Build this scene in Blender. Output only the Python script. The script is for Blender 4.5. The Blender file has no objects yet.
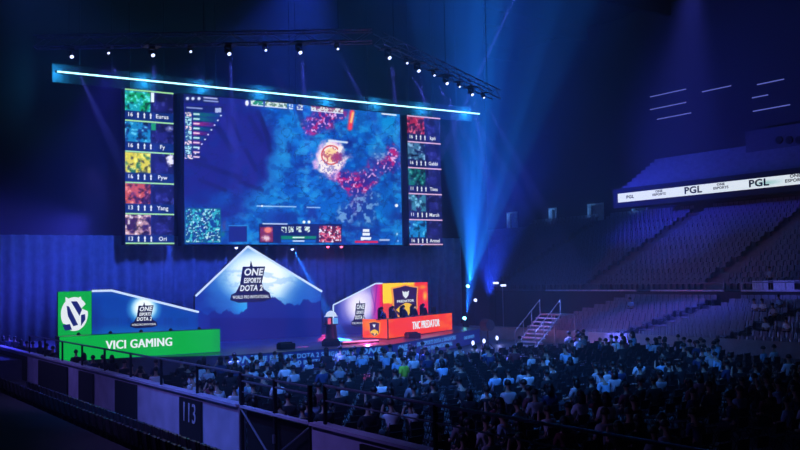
import bpy, bmesh, math, random
import numpy as np
from mathutils import Vector, Matrix, Euler

rnd = random.Random(7)
nrg = np.random.default_rng(5)
S = bpy.context.scene
C = bpy.context.scene.collection

# ------------------------------------------------------------------ camera
FOC, PHI, PIT, ROL, EYE = 951.0, math.radians(33.6), math.radians(3.15), math.radians(1.1), 4.8
Fw = Vector((math.sin(PHI) * math.cos(PIT), math.cos(PHI) * math.cos(PIT), math.sin(PIT)))
_R0 = Vector((math.cos(PHI), -math.sin(PHI), 0))
_U0 = _R0.cross(Fw)
Rt = _R0 * math.cos(ROL) - _U0 * math.sin(ROL)
Up = Rt.cross(Fw)
cam_data = bpy.data.cameras.new('camera')
cam = bpy.data.objects.new('camera', cam_data)
C.objects.link(cam)
cam_data.sensor_width = 36
cam_data.lens = FOC / 800 * 36
cam_data.clip_end = 400
m = Matrix((Rt, Up, -Fw)).transposed().to_4x4()
m.translation = (0, 0, EYE)
cam.matrix_world = m
S.camera = cam

# ------------------------------------------------------------------ world, haze, exposure
S.view_settings.view_transform = 'Standard'
S.view_settings.look = 'None'
S.view_settings.gamma = 1
S.view_settings.use_curve_mapping = False
S.view_settings.exposure = 0.0
W = bpy.data.worlds.new('hall_air')
S.world = W
W.use_nodes = True
wn = W.node_tree
bg = wn.nodes['Background']
bg.inputs[0].default_value = (0.02, 0.03, 0.12, 1)
bg.inputs[1].default_value = 0.02
vs = wn.nodes.new('ShaderNodeVolumeScatter')
vs.inputs['Color'].default_value = (0.75, 0.85, 1, 1)
vs.inputs['Density'].default_value = 0.0026
vs.inputs['Anisotropy'].default_value = 0.0
wn.links.new(vs.outputs[0], wn.nodes['World Output'].inputs['Volume'])
try:
    S.cycles.volume_bounces = 0
    S.cycles.max_bounces = 5
    S.cycles.use_denoising = True
except Exception:
    pass


def spot(name, loc, target, energy, color, size_deg, blend=0.3, radius=0.15, parent=None):
    d = bpy.data.lights.new(name, 'SPOT')
    d.energy = energy; d.color = color; d.spot_size = math.radians(size_deg); d.spot_blend = blend
    d.shadow_soft_size = radius
    o = bpy.data.objects.new(name, d); C.objects.link(o)
    o.location = loc
    v = Vector(target) - Vector(loc)
    o.rotation_euler = v.to_track_quat('-Z', 'Y').to_euler()
    return o


def plight(name, loc, energy, color, radius=0.2):
    d = bpy.data.lights.new(name, 'POINT')
    d.energy = energy; d.color = color; d.shadow_soft_size = radius
    o = bpy.data.objects.new(name, d); C.objects.link(o); o.location = loc
    return o


BLUE = (0.06, 0.13, 1.0)
IND = (0.11, 0.10, 1.0)
CYAN = (0.02, 0.45, 1.0)
# unseen spots added to light the crowd, side tiers and stage
spot('fill_spot', (14, 18, 25), (26, 34, 0), 46000, (0.045, 0.25, 1.0), 54, 0.9, 0.4)
spot('fill_spot', (4, 24, 14), (14, 28, 0), 7000, (0.07, 0.2, 1.0), 60, 0.9, 0.4)
for y_ in (21, 31, 43): spot('wall_fill', (5.5, y_, 7.5), (10.8, y_ + 1, 0.8), 900, (0.26, 0.20, 1.0), 95, 0.9, 0.3)  # added unseen spots that brighten the near wall
spot('fill_spot', (54, 43, 27), (51.5, 45, 1), 60000, (0.10, 0.11, 1.0), 32, 0.9, 0.5)
spot('fill_spot', (40, 52, 28), (68, 57, 7), 14000, (0.12, 0.10, 1.0), 16, 0.9, 0.5)
spot('fill_spot', (24, 44, 22), (27, 64, 1), 45000, (0.03, 0.09, 1.0), 80, 0.9, 0.5)
# unseen floods added so that the haze round the stage glows
spot('haze_fill', (50, 62, 3), (51, 61, 30), 130000, (0.02, 0.07, 1.0), 62, 1.0, 0.3)
spot('haze_fill', (56, 74, 12), (69, 64, 16.5), 26000, (0.04, 0.055, 1.0), 70, 1.0, 0.3)
spot('haze_fill', (18, 60, 19), (15, 60, 0), 16000, (0.06, 0.03, 1.0), 70, 1.0, 0.5)
spot('haze_fill', (18, 64, 9), (6, 60, 3), 26000, (0.07, 0.07, 1.0), 100, 1.0, 0.5)

# ------------------------------------------------------------------ helpers


def ray(px, py):
    return Fw * FOC + Rt * (px - 400) + Up * (225 - py)


def on(ax, px, py, val):
    d = ray(px, py)
    o = Vector((0, 0, EYE))
    return o + d * ((val - o[ax]) / d[ax])


def onY(px, py, v): return on(1, px, py, v)
def onX(px, py, v): return on(0, px, py, v)


MATS = {}


def mat(name, col, rough=0.7, metal=0.0, emis=None, estr=1.0, vary=0.15, scale=6.0):
    if name in MATS:
        return MATS[name]
    M = bpy.data.materials.new(name)
    M.use_nodes = True
    nt = M.node_tree
    b = nt.nodes['Principled BSDF']
    b.inputs['Roughness'].default_value = rough
    b.inputs['Metallic'].default_value = metal
    b.inputs['Base Color'].default_value = (*col, 1)
    if vary:
        tc = nt.nodes.new('ShaderNodeTexCoord')
        nz = nt.nodes.new('ShaderNodeTexNoise'); nz.inputs['Scale'].default_value = scale
        cr = nt.nodes.new('ShaderNodeValToRGB')
        cr.color_ramp.elements[0].position = 0.3; cr.color_ramp.elements[1].position = 0.7
        cr.color_ramp.elements[0].color = (*[c * (1 - vary) for c in col], 1)
        cr.color_ramp.elements[1].color = (*[min(1, c * (1 + vary)) for c in col], 1)
        nt.links.new(tc.outputs['Object'], nz.inputs['Vector'])
        nt.links.new(nz.outputs['Fac'], cr.inputs['Fac'])
        nt.links.new(cr.outputs['Color'], b.inputs['Base Color'])
    if emis:
        b.inputs['Emission Color'].default_value = (*emis, 1)
        b.inputs['Emission Strength'].default_value = estr
    MATS[name] = M
    return M


def picmat(name, strength=1.0, sample='AUTO'):
    if name in MATS:
        return MATS[name]
    M = bpy.data.materials.new(name); M.use_nodes = True
    nt = M.node_tree
    b = nt.nodes['Principled BSDF']
    b.inputs['Base Color'].default_value = (0.01, 0.01, 0.01, 1)
    b.inputs['Roughness'].default_value = 0.6
    a = nt.nodes.new('ShaderNodeAttribute'); a.attribute_name = 'picture'
    nt.links.new(a.outputs['Color'], b.inputs['Emission Color'])
    b.inputs['Emission Strength'].default_value = strength
    try:
        M.cycles.emission_sampling = sample
    except Exception:
        pass
    MATS[name] = M
    return M


def srgb(r, g, b):
    return tuple(((c / 255) / 12.92 if c / 255 <= 0.04045 else ((c / 255 + 0.055) / 1.055) ** 2.4) for c in (r, g, b))


def emat(name, rgb, strength=1.0):
    c = srgb(*rgb)
    return mat(name, (0.02, 0.02, 0.02), 0.5, 0, c, strength, 0)


class MB:
    def __init__(self): self.v = []; self.f = []; self.mi = []

    def box(self, c, s, rot=None, mi=0):
        n = len(self.v); c = Vector(c)
        for dx in (-.5, .5):
            for dy in (-.5, .5):
                for dz in (-.5, .5):
                    p = Vector((dx * s[0], dy * s[1], dz * s[2]))
                    if rot is not None: p = rot @ p
                    self.v.append(c + p)
        for f in ((0, 1, 3, 2), (4, 6, 7, 5), (0, 4, 5, 1), (2, 3, 7, 6), (0, 2, 6, 4), (1, 5, 7, 3)):
            self.f.append([n + i for i in f]); self.mi.append(mi)
        return self

    def tube(self, p, q, r, n=8, r2=None, mi=0):
        p = Vector(p); q = Vector(q); r2 = r if r2 is None else r2
        d = (q - p).normalized()
        a = d.orthogonal().normalized(); b = d.cross(a)
        k = len(self.v)
        for i in range(n):
            t = 2 * math.pi * i / n
            o = a * math.cos(t) + b * math.sin(t)
            self.v.append(p + o * r); self.v.append(q + o * r2)
        for i in range(n):
            j = (i + 1) % n
            self.f.append([k + 2 * i, k + 2 * j, k + 2 * j + 1, k + 2 * i + 1]); self.mi.append(mi)
        self.f.append([k + 2 * i for i in range(n)][::-1]); self.mi.append(mi)
        self.f.append([k + 2 * i + 1 for i in range(n)]); self.mi.append(mi)
        return self

    def sphere(self, c, r, sz=(1, 1, 1), nu=10, nv=6, v0=-90, v1=90, mi=0):
        k = len(self.v); c = Vector(c)
        for j in range(nv + 1):
            ph = math.radians(v0 + (v1 - v0) * j / nv)
            for i in range(nu):
                t = 2 * math.pi * i / nu
                self.v.append(c + Vector((math.cos(ph) * math.cos(t) * r * sz[0], math.cos(ph) * math.sin(t) * r * sz[1], math.sin(ph) * r * sz[2])))
        for j in range(nv):
            for i in range(nu):
                i2 = (i + 1) % nu
                self.f.append([k + j * nu + i, k + j * nu + i2, k + (j + 1) * nu + i2, k + (j + 1) * nu + i]); self.mi.append(mi)
        return self

    def prism(self, pts, origin, ux, uy, thick, mi=0):
        """outline pts (a,b) placed at origin + a*ux + b*uy, thickened along ux x uy"""
        ux = Vector(ux); uy = Vector(uy); nrm = ux.cross(uy).normalized() * thick
        o = Vector(origin); k = len(self.v); n = len(pts)
        for a, b in pts: self.v.append(o + ux * a + uy * b)
        for a, b in pts: self.v.append(o + ux * a + uy * b + nrm)
        self.f.append(list(range(k, k + n))[::-1]); self.mi.append(mi)
        self.f.append(list(range(k + n, k + 2 * n))); self.mi.append(mi)
        for i in range(n):
            j = (i + 1) % n
            self.f.append([k + i, k + j, k + n + j, k + n + i]); self.mi.append(mi)
        return self

    def mesh(self, name, mats, smooth=False):
        me = bpy.data.meshes.new(name)
        me.from_pydata([tuple(v) for v in self.v], [], self.f)
        for mm in (mats if isinstance(mats, (list, tuple)) else [mats]): me.materials.append(mm)
        me.polygons.foreach_set('material_index', self.mi)
        if smooth: me.polygons.foreach_set('use_smooth', [True] * len(self.f))
        me.update()
        return me

    def build(self, name, mats, parent=None, smooth=False, bevel=0):
        o = bpy.data.objects.new(name, self.mesh(name, mats, smooth))
        C.objects.link(o)
        if bevel:
            md = o.modifiers.new('bevel', 'BEVEL'); md.width = bevel; md.segments = 2; md.limit_method = 'ANGLE'
        if parent is not None:
            attach(o, parent)
        return o


def wloc(o):
    v = Vector(o.location)
    while o.parent: o = o.parent; v += Vector(o.location)
    return v


def attach(o, parent):
    if o.type == 'MESH':
        o.data.transform(Matrix.Translation(-wloc(parent)))
    o.parent = parent


def tag(o, label=None, cat=None, group=None, kind=None):
    if label: o['label'] = label
    if cat: o['category'] = cat
    if group: o['group'] = group
    if kind: o['kind'] = kind
    return o


def thing(name, loc, label, cat, group=None):
    o = bpy.data.objects.new(name, None); C.objects.link(o)
    o.location = loc; o.empty_display_size = 0.3
    return tag(o, label, cat, group)


def copy_tree(o, parent=None):
    c = o.copy(); C.objects.link(c)
    if parent is not None: c.parent = parent
    for ch in list(o.children): copy_tree(ch, c)
    return c


def struct(name, mb, m_, **k):
    o = mb.build(name, m_, **k); o['kind'] = 'structure'; return o


ORD = 'first second third fourth fifth sixth seventh eighth ninth tenth eleventh twelfth thirteenth fourteenth fifteenth sixteenth seventeenth eighteenth nineteenth twentieth'.split()


def nth(i):
    if i < 20: return ORD[i]
    n = i + 1
    tens = {2: 'twenty', 3: 'thirty', 4: 'forty', 5: 'fifty', 6: 'sixty', 7: 'seventy', 8: 'eighty', 9: 'ninety'}[n // 10]
    if n % 10 == 0: return tens[:-1] + 'ieth'
    return tens + '-' + ORD[n % 10 - 1]


def text(name, s, origin, ux, uy, size, material, parent, align='CENTER', bold=0.0, shear=0.0, depth=0.01, sx=1.0, fit=None, high=None, heavy=0):
    cu = bpy.data.curves.new(name, 'FONT')
    cu.body = s; cu.size = size; cu.align_x = align; cu.align_y = 'CENTER'
    cu.offset = bold * size; cu.shear = shear; cu.resolution_u = 3; cu.extrude = depth / 2; cu.space_character = 1.06
    to = bpy.data.objects.new(name, cu); C.objects.link(to)
    dg = bpy.context.evaluated_depsgraph_get()
    me = bpy.data.meshes.new_from_object(to.evaluated_get(dg))
    bpy.data.objects.remove(to)
    ux = Vector(ux).normalized(); uy = Vector(uy).normalized(); nz = ux.cross(uy)
    if fit:
        xs = [v.co.x for v in me.vertices]; ys_ = [v.co.y for v in me.vertices]
        me.transform(Matrix.Translation((-(max(xs) + min(xs)) / 2, -(max(ys_) + min(ys_)) / 2, 0)))
        sx = fit / (max(xs) - min(xs))
        if high: me.transform(Matrix.Diagonal((1, high / (max(ys_) - min(ys_)), 1, 1)))
    if heavy:
        bh = bmesh.new()
        for dx_ in (-heavy, 0, heavy):
            tm = me.copy(); tm.transform(Matrix.Translation((dx_, 0, 0))); bh.from_mesh(tm); bpy.data.meshes.remove(tm)
        bh.to_mesh(me); bh.free()
    M = Matrix((ux * sx, uy, nz)).transposed().to_4x4(); M.translation = Vector(origin)
    me.transform(M); me.materials.clear(); me.materials.append(material); me.name = name
    o = bpy.data.objects.new(name, me); C.objects.link(o)
    if parent is not None: attach(o, parent)
    return o


# ---- pictures shown on LED panels
def vnoise(x, y, seed=0, octaves=4):
    out = np.zeros_like(x); amp = 1.0; tot = 0
    g = np.random.default_rng(seed)
    for _ in range(octaves):
        T = g.random((64, 64))
        xi = np.floor(x).astype(int); yi = np.floor(y).astype(int)
        fx = x - xi; fy = y - yi
        fx = fx * fx * (3 - 2 * fx); fy = fy * fy * (3 - 2 * fy)
        a = T[xi % 64, yi % 64]; b = T[(xi + 1) % 64, yi % 64]; c = T[xi % 64, (yi + 1) % 64]; d = T[(xi + 1) % 64, (yi + 1) % 64]
        out += amp * ((a * (1 - fx) + b * fx) * (1 - fy) + (c * (1 - fx) + d * fx) * fy)
        tot += amp; amp *= 0.5; x = x * 2.03 + 7.1; y = y * 2.03 + 3.3
    return out / tot


class Paint:
    def __init__(s, X, Y): s.X, s.Y = X, Y; s.c = np.zeros(X.shape + (3,))
    def fill(s, col): s.c[:] = col
    def mix(s, a, col):
        a = np.clip(a, 0, 1)[..., None]; s.c = s.c * (1 - a) + np.array(col, float) * a
    def blob(s, cx, cy, rx, ry, col, k=1.0, rot=0, soft=1.0, rag=0.0, seed=3):
        t = math.radians(rot); dx = s.X - cx; dy = s.Y - cy
        u = (dx * math.cos(t) + dy * math.sin(t)) / rx; v = (-dx * math.sin(t) + dy * math.cos(t)) / ry
        d = np.sqrt(u * u + v * v)
        if rag: d = d + rag * (vnoise(s.X / max(rx, ry) * 4 + 9, s.Y / max(rx, ry) * 4 + 5, seed) - .5) * 2
        s.mix(k * np.clip((1 - d) / soft, 0, 1), col)
    def rect(s, x0, y0, x1, y1, col, k=1.0):
        s.mix(k * ((s.X >= x0) & (s.X <= x1) & (s.Y >= y0) & (s.Y <= y1)), col)
    def line(s, x0, y0, x1, y1, w, col, k=1.0):
        dx, dy = x1 - x0, y1 - y0; L = dx * dx + dy * dy + 1e-9
        t = np.clip(((s.X - x0) * dx + (s.Y - y0) * dy) / L, 0, 1)
        d = np.hypot(s.X - x0 - t * dx, s.Y - y0 - t * dy)
        s.mix(k * np.clip(1.5 - d / w, 0, 1), col)


def to_px(P):
    d = P - np.array([0, 0, EYE])
    z = d @ np.array(Fw)
    return 400 + FOC * (d @ np.array(Rt)) / z, 225 - FOC * (d @ np.array(Up)) / z


def picture(name, p0, p1, z0, top, nx, ny, paint, parent, material, thick=0.06, local=False):
    """LED panel from p0 to p1 (plan), z0 up to top(s); paint(Paint) gets coordinates in the
    picture's own drawing units; back side closed so that it is a real slab"""
    s = np.linspace(0, 1, nx); t = np.linspace(0, 1, ny)
    Sg, Tg = np.meshgrid(s, t)
    tp = np.vectorize(top)(Sg) if callable(top) else np.full_like(Sg, top)
    x = p0[0] + (p1[0] - p0[0]) * Sg; y = p0[1] + (p1[1] - p0[1]) * Sg; z = z0 + (tp - z0) * Tg
    Pn = np.stack([x, y, z], -1)
    if local: A = Paint(Sg, Tg)
    else: A = Paint(*to_px(Pn))
    paint(A)
    dx, dy = p1[0] - p0[0], p1[1] - p0[1]; L = math.hypot(dx, dy)
    nb = np.array([-dy / L, dx / L, 0]) * thick
    V = Pn.reshape(-1, 3).tolist()
    F = []
    idx = np.arange(nx * ny).reshape(ny, nx)
    for j in range(ny - 1):
        for i in range(nx - 1):
            F.append((int(idx[j, i]), int(idx[j, i + 1]), int(idx[j + 1, i + 1]), int(idx[j + 1, i])))
    nf = len(F)
    ring = [idx[0, i] for i in range(nx)] + [idx[j, nx - 1] for j in range(1, ny)] + [idx[ny - 1, i] for i in range(nx - 2, -1, -1)] + [idx[j, 0] for j in range(ny - 2, 0, -1)]
    k = len(V); n = len(ring)
    for r_ in ring: V.append((np.array(V[r_]) + nb).tolist())
    for i in range(n):
        j = (i + 1) % n
        F.append((int(ring[i]), k + i, k + j, int(ring[j])))
    F.append([k + i for i in range(n)][::-1])
    me = bpy.data.meshes.new(name); me.from_pydata(V, [], F)
    col = np.clip(A.c, 0, 255).reshape(-1, 3) / 255
    lin = np.where(col <= 0.04045, col / 12.92, ((col + 0.055) / 1.055) ** 2.4)
    full = np.ones((len(V), 4), np.float32); full[:nx * ny, :3] = lin; full[nx * ny:, :3] = 0
    at = me.color_attributes.new('picture', 'FLOAT_COLOR', 'POINT')
    at.data.foreach_set('color', full.ravel())
    me.materials.append(material); me.materials.append(mat('panel_casing', (0.01, 0.01, 0.012), 0.6))
    mi = [0] * nf + [1] * (len(F) - nf)
    me.polygons.foreach_set('material_index', mi)
    me.update()
    o = bpy.data.objects.new(name, me); C.objects.link(o)
    if parent is not None: attach(o, parent)
    return o


# ------------------------------------------------------------------ materials
m_black = mat('black_paint', (0.006, 0.006, 0.008), 0.75)
m_dark = mat('dark_metal', (0.03, 0.03, 0.035), 0.45, 0.6)
m_truss = mat('aluminium_truss', (0.25, 0.26, 0.3), 0.4, 0.8)
m_floor = mat('dark_floor', (0.10, 0.10, 0.12), 0.5)
m_conc = mat('concrete', (0.30, 0.30, 0.33), 0.9, scale=2)
m_wallp = mat('painted_barrier', (0.50, 0.47, 0.62), 0.8, scale=1.5)
m_hall = mat('dark_hall_wall', (0.045, 0.045, 0.06), 0.9)
m_step = mat('grey_tier', (0.22, 0.22, 0.26), 0.85, scale=2)
m_deck = mat('stage_deck', (0.10, 0.11, 0.16), 0.28, scale=3)
m_rail = mat('rail_metal', (0.35, 0.35, 0.42), 0.35, 0.7)
m_curt = mat('stage_curtain', (0.30, 0.30, 0.34), 0.9, scale=2)
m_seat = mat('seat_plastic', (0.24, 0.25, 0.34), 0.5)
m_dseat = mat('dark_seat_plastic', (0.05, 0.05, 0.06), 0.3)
m_chair = mat('chair_black', (0.02, 0.02, 0.025), 0.6)
m_lens = emat('lamp_lens', (185, 200, 255), 3)
m_lensc = emat('lamp_lens_cyan', (120, 230, 255), 8)
m_lensp = emat('lamp_lens_pink', (255, 90, 130), 5)
m_led = picmat('led_picture', 1.22)
m_white = emat('led_white', (235, 245, 255), 1.0)
m_trim = emat('led_trim', (195, 220, 255), 1.15)
m_navy = emat('led_navy', (14, 22, 70), 1.0)
m_lcyan = emat('led_cyan', (165, 240, 255), 2.6)

# ------------------------------------------------------------------ the hall
b = MB(); b.box((45, 45, -0.15), (150, 130, 0.3)); struct('floor', b, m_floor)
b = MB(); b.box((45, 45, 33), (150, 130, 0.4))
for i in range(9): b.box((45, 5 + 12 * i, 32), (150, 0.5, 1.6))
struct('ceiling', b, m_black)
# end wall behind the stage
b = MB(); b.box((40, 96, 16), (150, 0.5, 33)); struct('wall_back', b, m_hall)
b = MB(); b.box((-8, 45, 16), (0.5, 130, 33)); struct('wall_left', b, m_hall)
b = MB()
# right wall with doorways cut out
doors = [(508, 517, 212, 227), (550, 556, 211, 225), (589, 603, 208, 222), (633, 647, 205, 219)]
dY = []
for (a, c_, t, bt) in doors:
    y1 = onX(a, t, 77).y; y0 = onX(c_, t, 77).y
    dY.append((y0, y1))
ZB, ZT = 10.6, 12.5
segs = sorted(dY)
cur = -18.0
for (y0, y1) in segs:
    b.box((77.25, (cur + y0) / 2, 16), (0.5, y0 - cur, 33)); cur = y1
    b.box((77.25, (y0 + y1) / 2, ZB / 2), (0.5, y1 - y0, ZB))
    b.box((77.25, (y0 + y1) / 2, (ZT + 33) / 2), (0.5, y1 - y0, 33 - ZT))
b.box((77.25, (cur + 110) / 2, 16), (0.5, 110 - cur, 33))
struct('wall_right', b, m_hall)
m_jamb = mat('door_jamb_paint', (0.55, 0.6, 0.7), 0.7)
for i, (y0, y1) in enumerate(dY):
    b = MB()
    b.box((77.1, y0 - .06, (ZB + ZT) / 2), (0.5, .16, ZT - ZB)); b.box((77.1, y1 + .06, (ZB + ZT) / 2), (0.5, .16, ZT - ZB))
    b.box((77.1, (y0 + y1) / 2, ZT + .06), (0.5, y1 - y0 + .28, .16))
    # corridor behind the door
    b.box((79.6, (y0 + y1) / 2, (ZB + ZT) / 2), (0.2, y1 - y0 + 1, ZT - ZB + .4))
    b.box((78.6, y1 + .3, (ZB + ZT) / 2), (2, .1, ZT - ZB + .4)); b.box((78.6, y0 - .3, (ZB + ZT) / 2), (2, .1, ZT - ZB + .4))
    struct('door_%d' % (i + 1), b, m_jamb)
    plight('corridor_lamp', (76.3 if i != 1 else 76.5, y1 - 0.5, ZT - 0.5), 16, (0.15, 0.45, 1.0), 0.1)


# stepped seating tiers on the right side of the hall
def tier(name, x0, x1, z0, z1, n, ya, yb):
    b = MB()
    for i in range(n):
        xa = x0 + (x1 - x0) * i / n; za = z0 + (z1 - z0) * (i + 1) / n
        b.box(((xa + x1) / 2, (ya + yb) / 2, za - (z1 - z0) / n / 2), (x1 - xa, yb - ya, (z1 - z0) / n))
    o = b.build(name, m_step); o['kind'] = 'structure'
    return b


tier('floor_lower_tier', 46.5, 58, 0.0, 2.3, 10, 12, 54.6)
b = MB(); b.box((46.3, 36, 0.45), (0.12, 48, 0.9)); struct('wall_tier_front', b, m_conc)
tier('floor_upper_tier', 60.5, 76.9, 3.0, 10.6, 18, 8, 100)
b = MB(); b.box((59.3, 54, 1.65), (2.5, 92, 3.3)); struct('floor_concourse', b, m_hall)
b = MB()
for (ya, yb) in ((8, 37.5), (38.7, 43.4), (44.9, 51.8), (53.3, 64)):
    b.box((58.1, (ya + yb) / 2, 3.38), (.15, yb - ya, .12))
struct('trim_1', b, mat('tier_edge_paint', (0.7, 0.68, 0.8), 0.6))
# gallery above the ribbon board
b = MB(); b.box((71.2, 27, 12.2), (2.2, 80, 1.9)); struct('beam_gallery', b, m_hall)
tier('floor_gallery', 71.5, 77, 13.1, 16.5, 8, -10, 67)
# dark tiers behind the stage, far left
b = MB()
for i in range(8):
    b.box((6, 84 + i * 1.2, 15.4 + i * .55), (26, 1.2, .55))
b.box((6, 89, 13), (26, 10, 4))
struct('floor_end_tier', b, m_step)

# ------------------------------------------------------------------ stage
ZD = 1.0
outl = [(9, 52), (19.5, 45.5), (29.4, 45.5), (42.8, 54.3), (44.5, 60), (44.5, 67), (9, 67)]
b = MB(); b.prism(outl, (0, 0, 0), (1, 0, 0), (0, 1, 0), ZD)
st = struct('floor_stage', b, m_deck)

m_banner = mat('glowing_banner_vinyl', (0.02, 0.04, 0.16), 0.6, 0, srgb(10, 22, 92), 0.9, 0)  # vinyl given its own blue glow in place of light falling on it
t = thing('stage_banner', (24.4, 45.4, 0), 'dark blue banner with event lettering along the front edge of the stage', 'banner')
b = MB(); b.box((24.4, 45.42, .5), (9.8, .06, .92)); b.build('banner_cloth', m_banner, t)
m_ltxt = emat('glowing_banner_lettering', (70, 140, 235), 0.85)  # letters glow by themselves too, though they are no lamp
yy = 45.37


def bx(px): return onY(px, 355, yy).x


text('lettering', 'ONE', (bx(244), yy, .72), (1, 0, 0), (0, 0, 1), .5, m_ltxt, t, bold=.03, shear=.25, sx=1.5)
text('lettering', 'ESPORTS', (bx(244), yy, .32), (1, 0, 0), (0, 0, 1), .3, m_ltxt, t, bold=.02, shear=.25, sx=1.3)
text('lettering', 'ONE ESPORTS DOTA 2 SINGAPORE', (bx(305), yy, .72), (1, 0, 0), (0, 0, 1), .34, m_ltxt, t, bold=.02, sx=1.05)
text('lettering', 'WORLD PRO INVITATIONAL', (bx(305), yy, .36), (1, 0, 0), (0, 0, 1), .34, m_ltxt, t, bold=.02, sx=1.0)
text('lettering', 'ONE', (bx(370), yy, .72), (1, 0, 0), (0, 0, 1), .46, m_ltxt, t, bold=.03, shear=.25, sx=1.5)
text('lettering', 'ESPORTS', (bx(370), yy, .32), (1, 0, 0), (0, 0, 1), .28, m_ltxt, t, bold=.02, shear=.25, sx=1.2)
d2 = Vector((42.8 - 29.4, 54.3 - 45.5, 0)).normalized(); n2 = Vector((d2.y, -d2.x, 0))
t = thing('stage_banner', (36.1, 49.8, 0), 'dark blue banner with event lettering on the slanted side of the stage', 'banner')
b = MB(); rot = Matrix.Rotation(math.atan2(d2.y, d2.x), 3, 'Z')
b.box(Vector((36.1, 49.9, .5)) + n2 * .04, (15.6, .06, .92), rot); b.build('banner_cloth', m_banner, t)
q = Vector((29.4, 45.5, 0)) + n2 * .1
text('lettering', 'ONE', q + d2 * 1.6 + Vector((0, 0, .68)), d2, (0, 0, 1), .5, m_ltxt, t, bold=.03, sx=1.3)
text('lettering', 'ESPORTS', q + d2 * 1.8 + Vector((0, 0, .3)), d2, (0, 0, 1), .34, m_ltxt, t, bold=.03, sx=1.1)
text('lettering', 'ONE ESPORTS DOTA 2 SINGAPORE', q + d2 * 7.2 + Vector((0, 0, .72)), d2, (0, 0, 1), .36, m_ltxt, t, bold=.02, sx=1.15)
text('lettering', 'WORLD PRO INVITATIONAL', q + d2 * 7.2 + Vector((0, 0, .36)), d2, (0, 0, 1), .36, m_ltxt, t, bold=.02, sx=1.15)
text('lettering', 'ONE ESPORTS', q + d2 * 13.4 + Vector((0, 0, .55)), d2, (0, 0, 1), .3, m_ltxt, t, bold=.02, sx=1.1)

# curtain behind the stage
me_v = []; me_f = []
n = 270
for i in range(n + 1):
    x = 13 + 39 * i / n
    y = 68.3 + .22 * math.sin(i * 1.05) + .12 * math.sin(i * .37 + 1)
    me_v += [(x, y, 0), (x, y, 8.2)]
for i in range(n): me_f.append((2 * i, 2 * i + 2, 2 * i + 3, 2 * i + 1))
b = MB(); b.v = [Vector(v) for v in me_v]; b.f = [list(f) for f in me_f]; b.mi = [0] * len(me_f)
o = b.build('stage_curtain', m_curt, smooth=True)
md = o.modifiers.new('thickness', 'SOLIDIFY'); md.thickness = .02
tag(o, 'tall pleated backdrop curtain lit blue hanging behind the stage', 'curtain')
b = MB(); b.box((25, 69.6, 16.5), (62, .3, 33)); struct('wall_stage_masking', b, m_black)


# ---- event emblem made of badge and letters
def emblem(o, ux, w, parent, navy=m_navy, white=m_white, h=None):
    """o bottom centre, ux along the wall, w overall width, h overall height"""
    h = h or w * .95
    ux = Vector(ux).normalized(); uz = Vector((0, 0, 1)); nn = ux.cross(uz)   # towards the viewer
    o = Vector(o) + nn * .03
    bd = [(-.5, .10), (-.47, .22), (-.36, .27), (-.26, .45), (-.19, .86), (-.02, .86), (.01, 1.0), (.05, .86), (.36, .86), (.27, .48), (.32, .33), (.46, .24), (.5, .10), (.3, .04), (-.3, .03)]
    b = MB(); b.prism([(x * w, y * h) for x, y in bd], o, ux, uz, .02)
    e = b.build('emblem_badge', navy, parent)
    p = o + nn * .04
    for s, x, z, fw, fh in (('ONE', .08, .735, .47, .17), ('ESPORTS', .04, .54, .42, .12), ('DOTA 2', .01, .365, .55, .14), ('WORLD PRO INVITATIONAL', 0, .16, .88, .075)):
        text('lettering', s, p + ux * (x * w) + uz * (z * h), ux, uz, fh * h * 1.3, white, e, bold=.03 if z > .2 else 0, shear=.2 if z > .2 else 0, fit=fw * w, high=fh * h)
    return e


# ---- centre gable panel
YC = 56.0
A = onY(247, 246.5, YC); Lc = onY(195, 296, YC); Rc = onY(321, 291.5, YC)
XL, XR = Lc.x, Rc.x
t = thing('gable_screen', (A.x, YC, ZD), 'house-shaped blue and white LED panel with event emblem at centre stage', 'stage screen')


def gable(s):
    x = XL + (XR - XL) * s
    return A.z - (A.x - x) / (A.x - XL) * (A.z - Lc.z) if x < A.x else A.z - (x - A.x) / (XR - A.x) * (A.z - Rc.z)


def paint_gable(p):
    p.fill((12, 60, 165))
    p.blob(200, 300, 50, 60, (14, 50, 150), .8, soft=1)
    p.blob(260, 280, 66, 44, (70, 160, 230), 1, soft=.7)
    p.blob(258, 276, 48, 34, (200, 235, 252), 1, rot=15, soft=.55)
    p.blob(262, 276, 38, 27, (240, 252, 255), 1, soft=.6)
    nz = vnoise(p.X / 14, p.Y / 5, 4)
    p.mix((nz > .55) * .25 * (p.Y > 270), (50, 120, 200))
    p.blob(305, 296, 26, 16, (35, 95, 190), .7, rot=15, soft=.8)
    p.blob(245, 308, 16, 12, (40, 170, 240), .8, soft=1)
    rid = 303 + 6 * (vnoise(p.X / 5, p.X * 0, 11, 5) - .5) * 2 - 5 * np.exp(-((p.X - 262) / 14) ** 2) - 5 * np.exp(-((p.X - 306) / 7) ** 2) + 9 * (p.X < 247)
    p.mix((p.Y > rid) * .95, (18, 34, 130))
    p.mix((p.Y > 318) * .8 * (p.X > 210), (14, 26, 115))
    p.mix(np.clip((212 - p.X) / 16, 0, 1) * .8, (14, 45, 150))


picture('screen_picture', (XL, YC), (XR, YC), ZD, gable, 160, 110, paint_gable, t, m_led, .25)
nnv = Vector((0, -1, 0))
for (p_, q_) in ((Lc, A), (A, Rc)):
    b = MB(); b.tube(p_ + nnv * .12, q_ + nnv * .12, .07, 6); b.build('glow_strip', m_trim, t)
e0 = onY(250.5, 299, YC)
emblem((e0.x, YC - .02, e0.z - .3), (1, 0, 0), 2.85, t, h=2.75)

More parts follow.
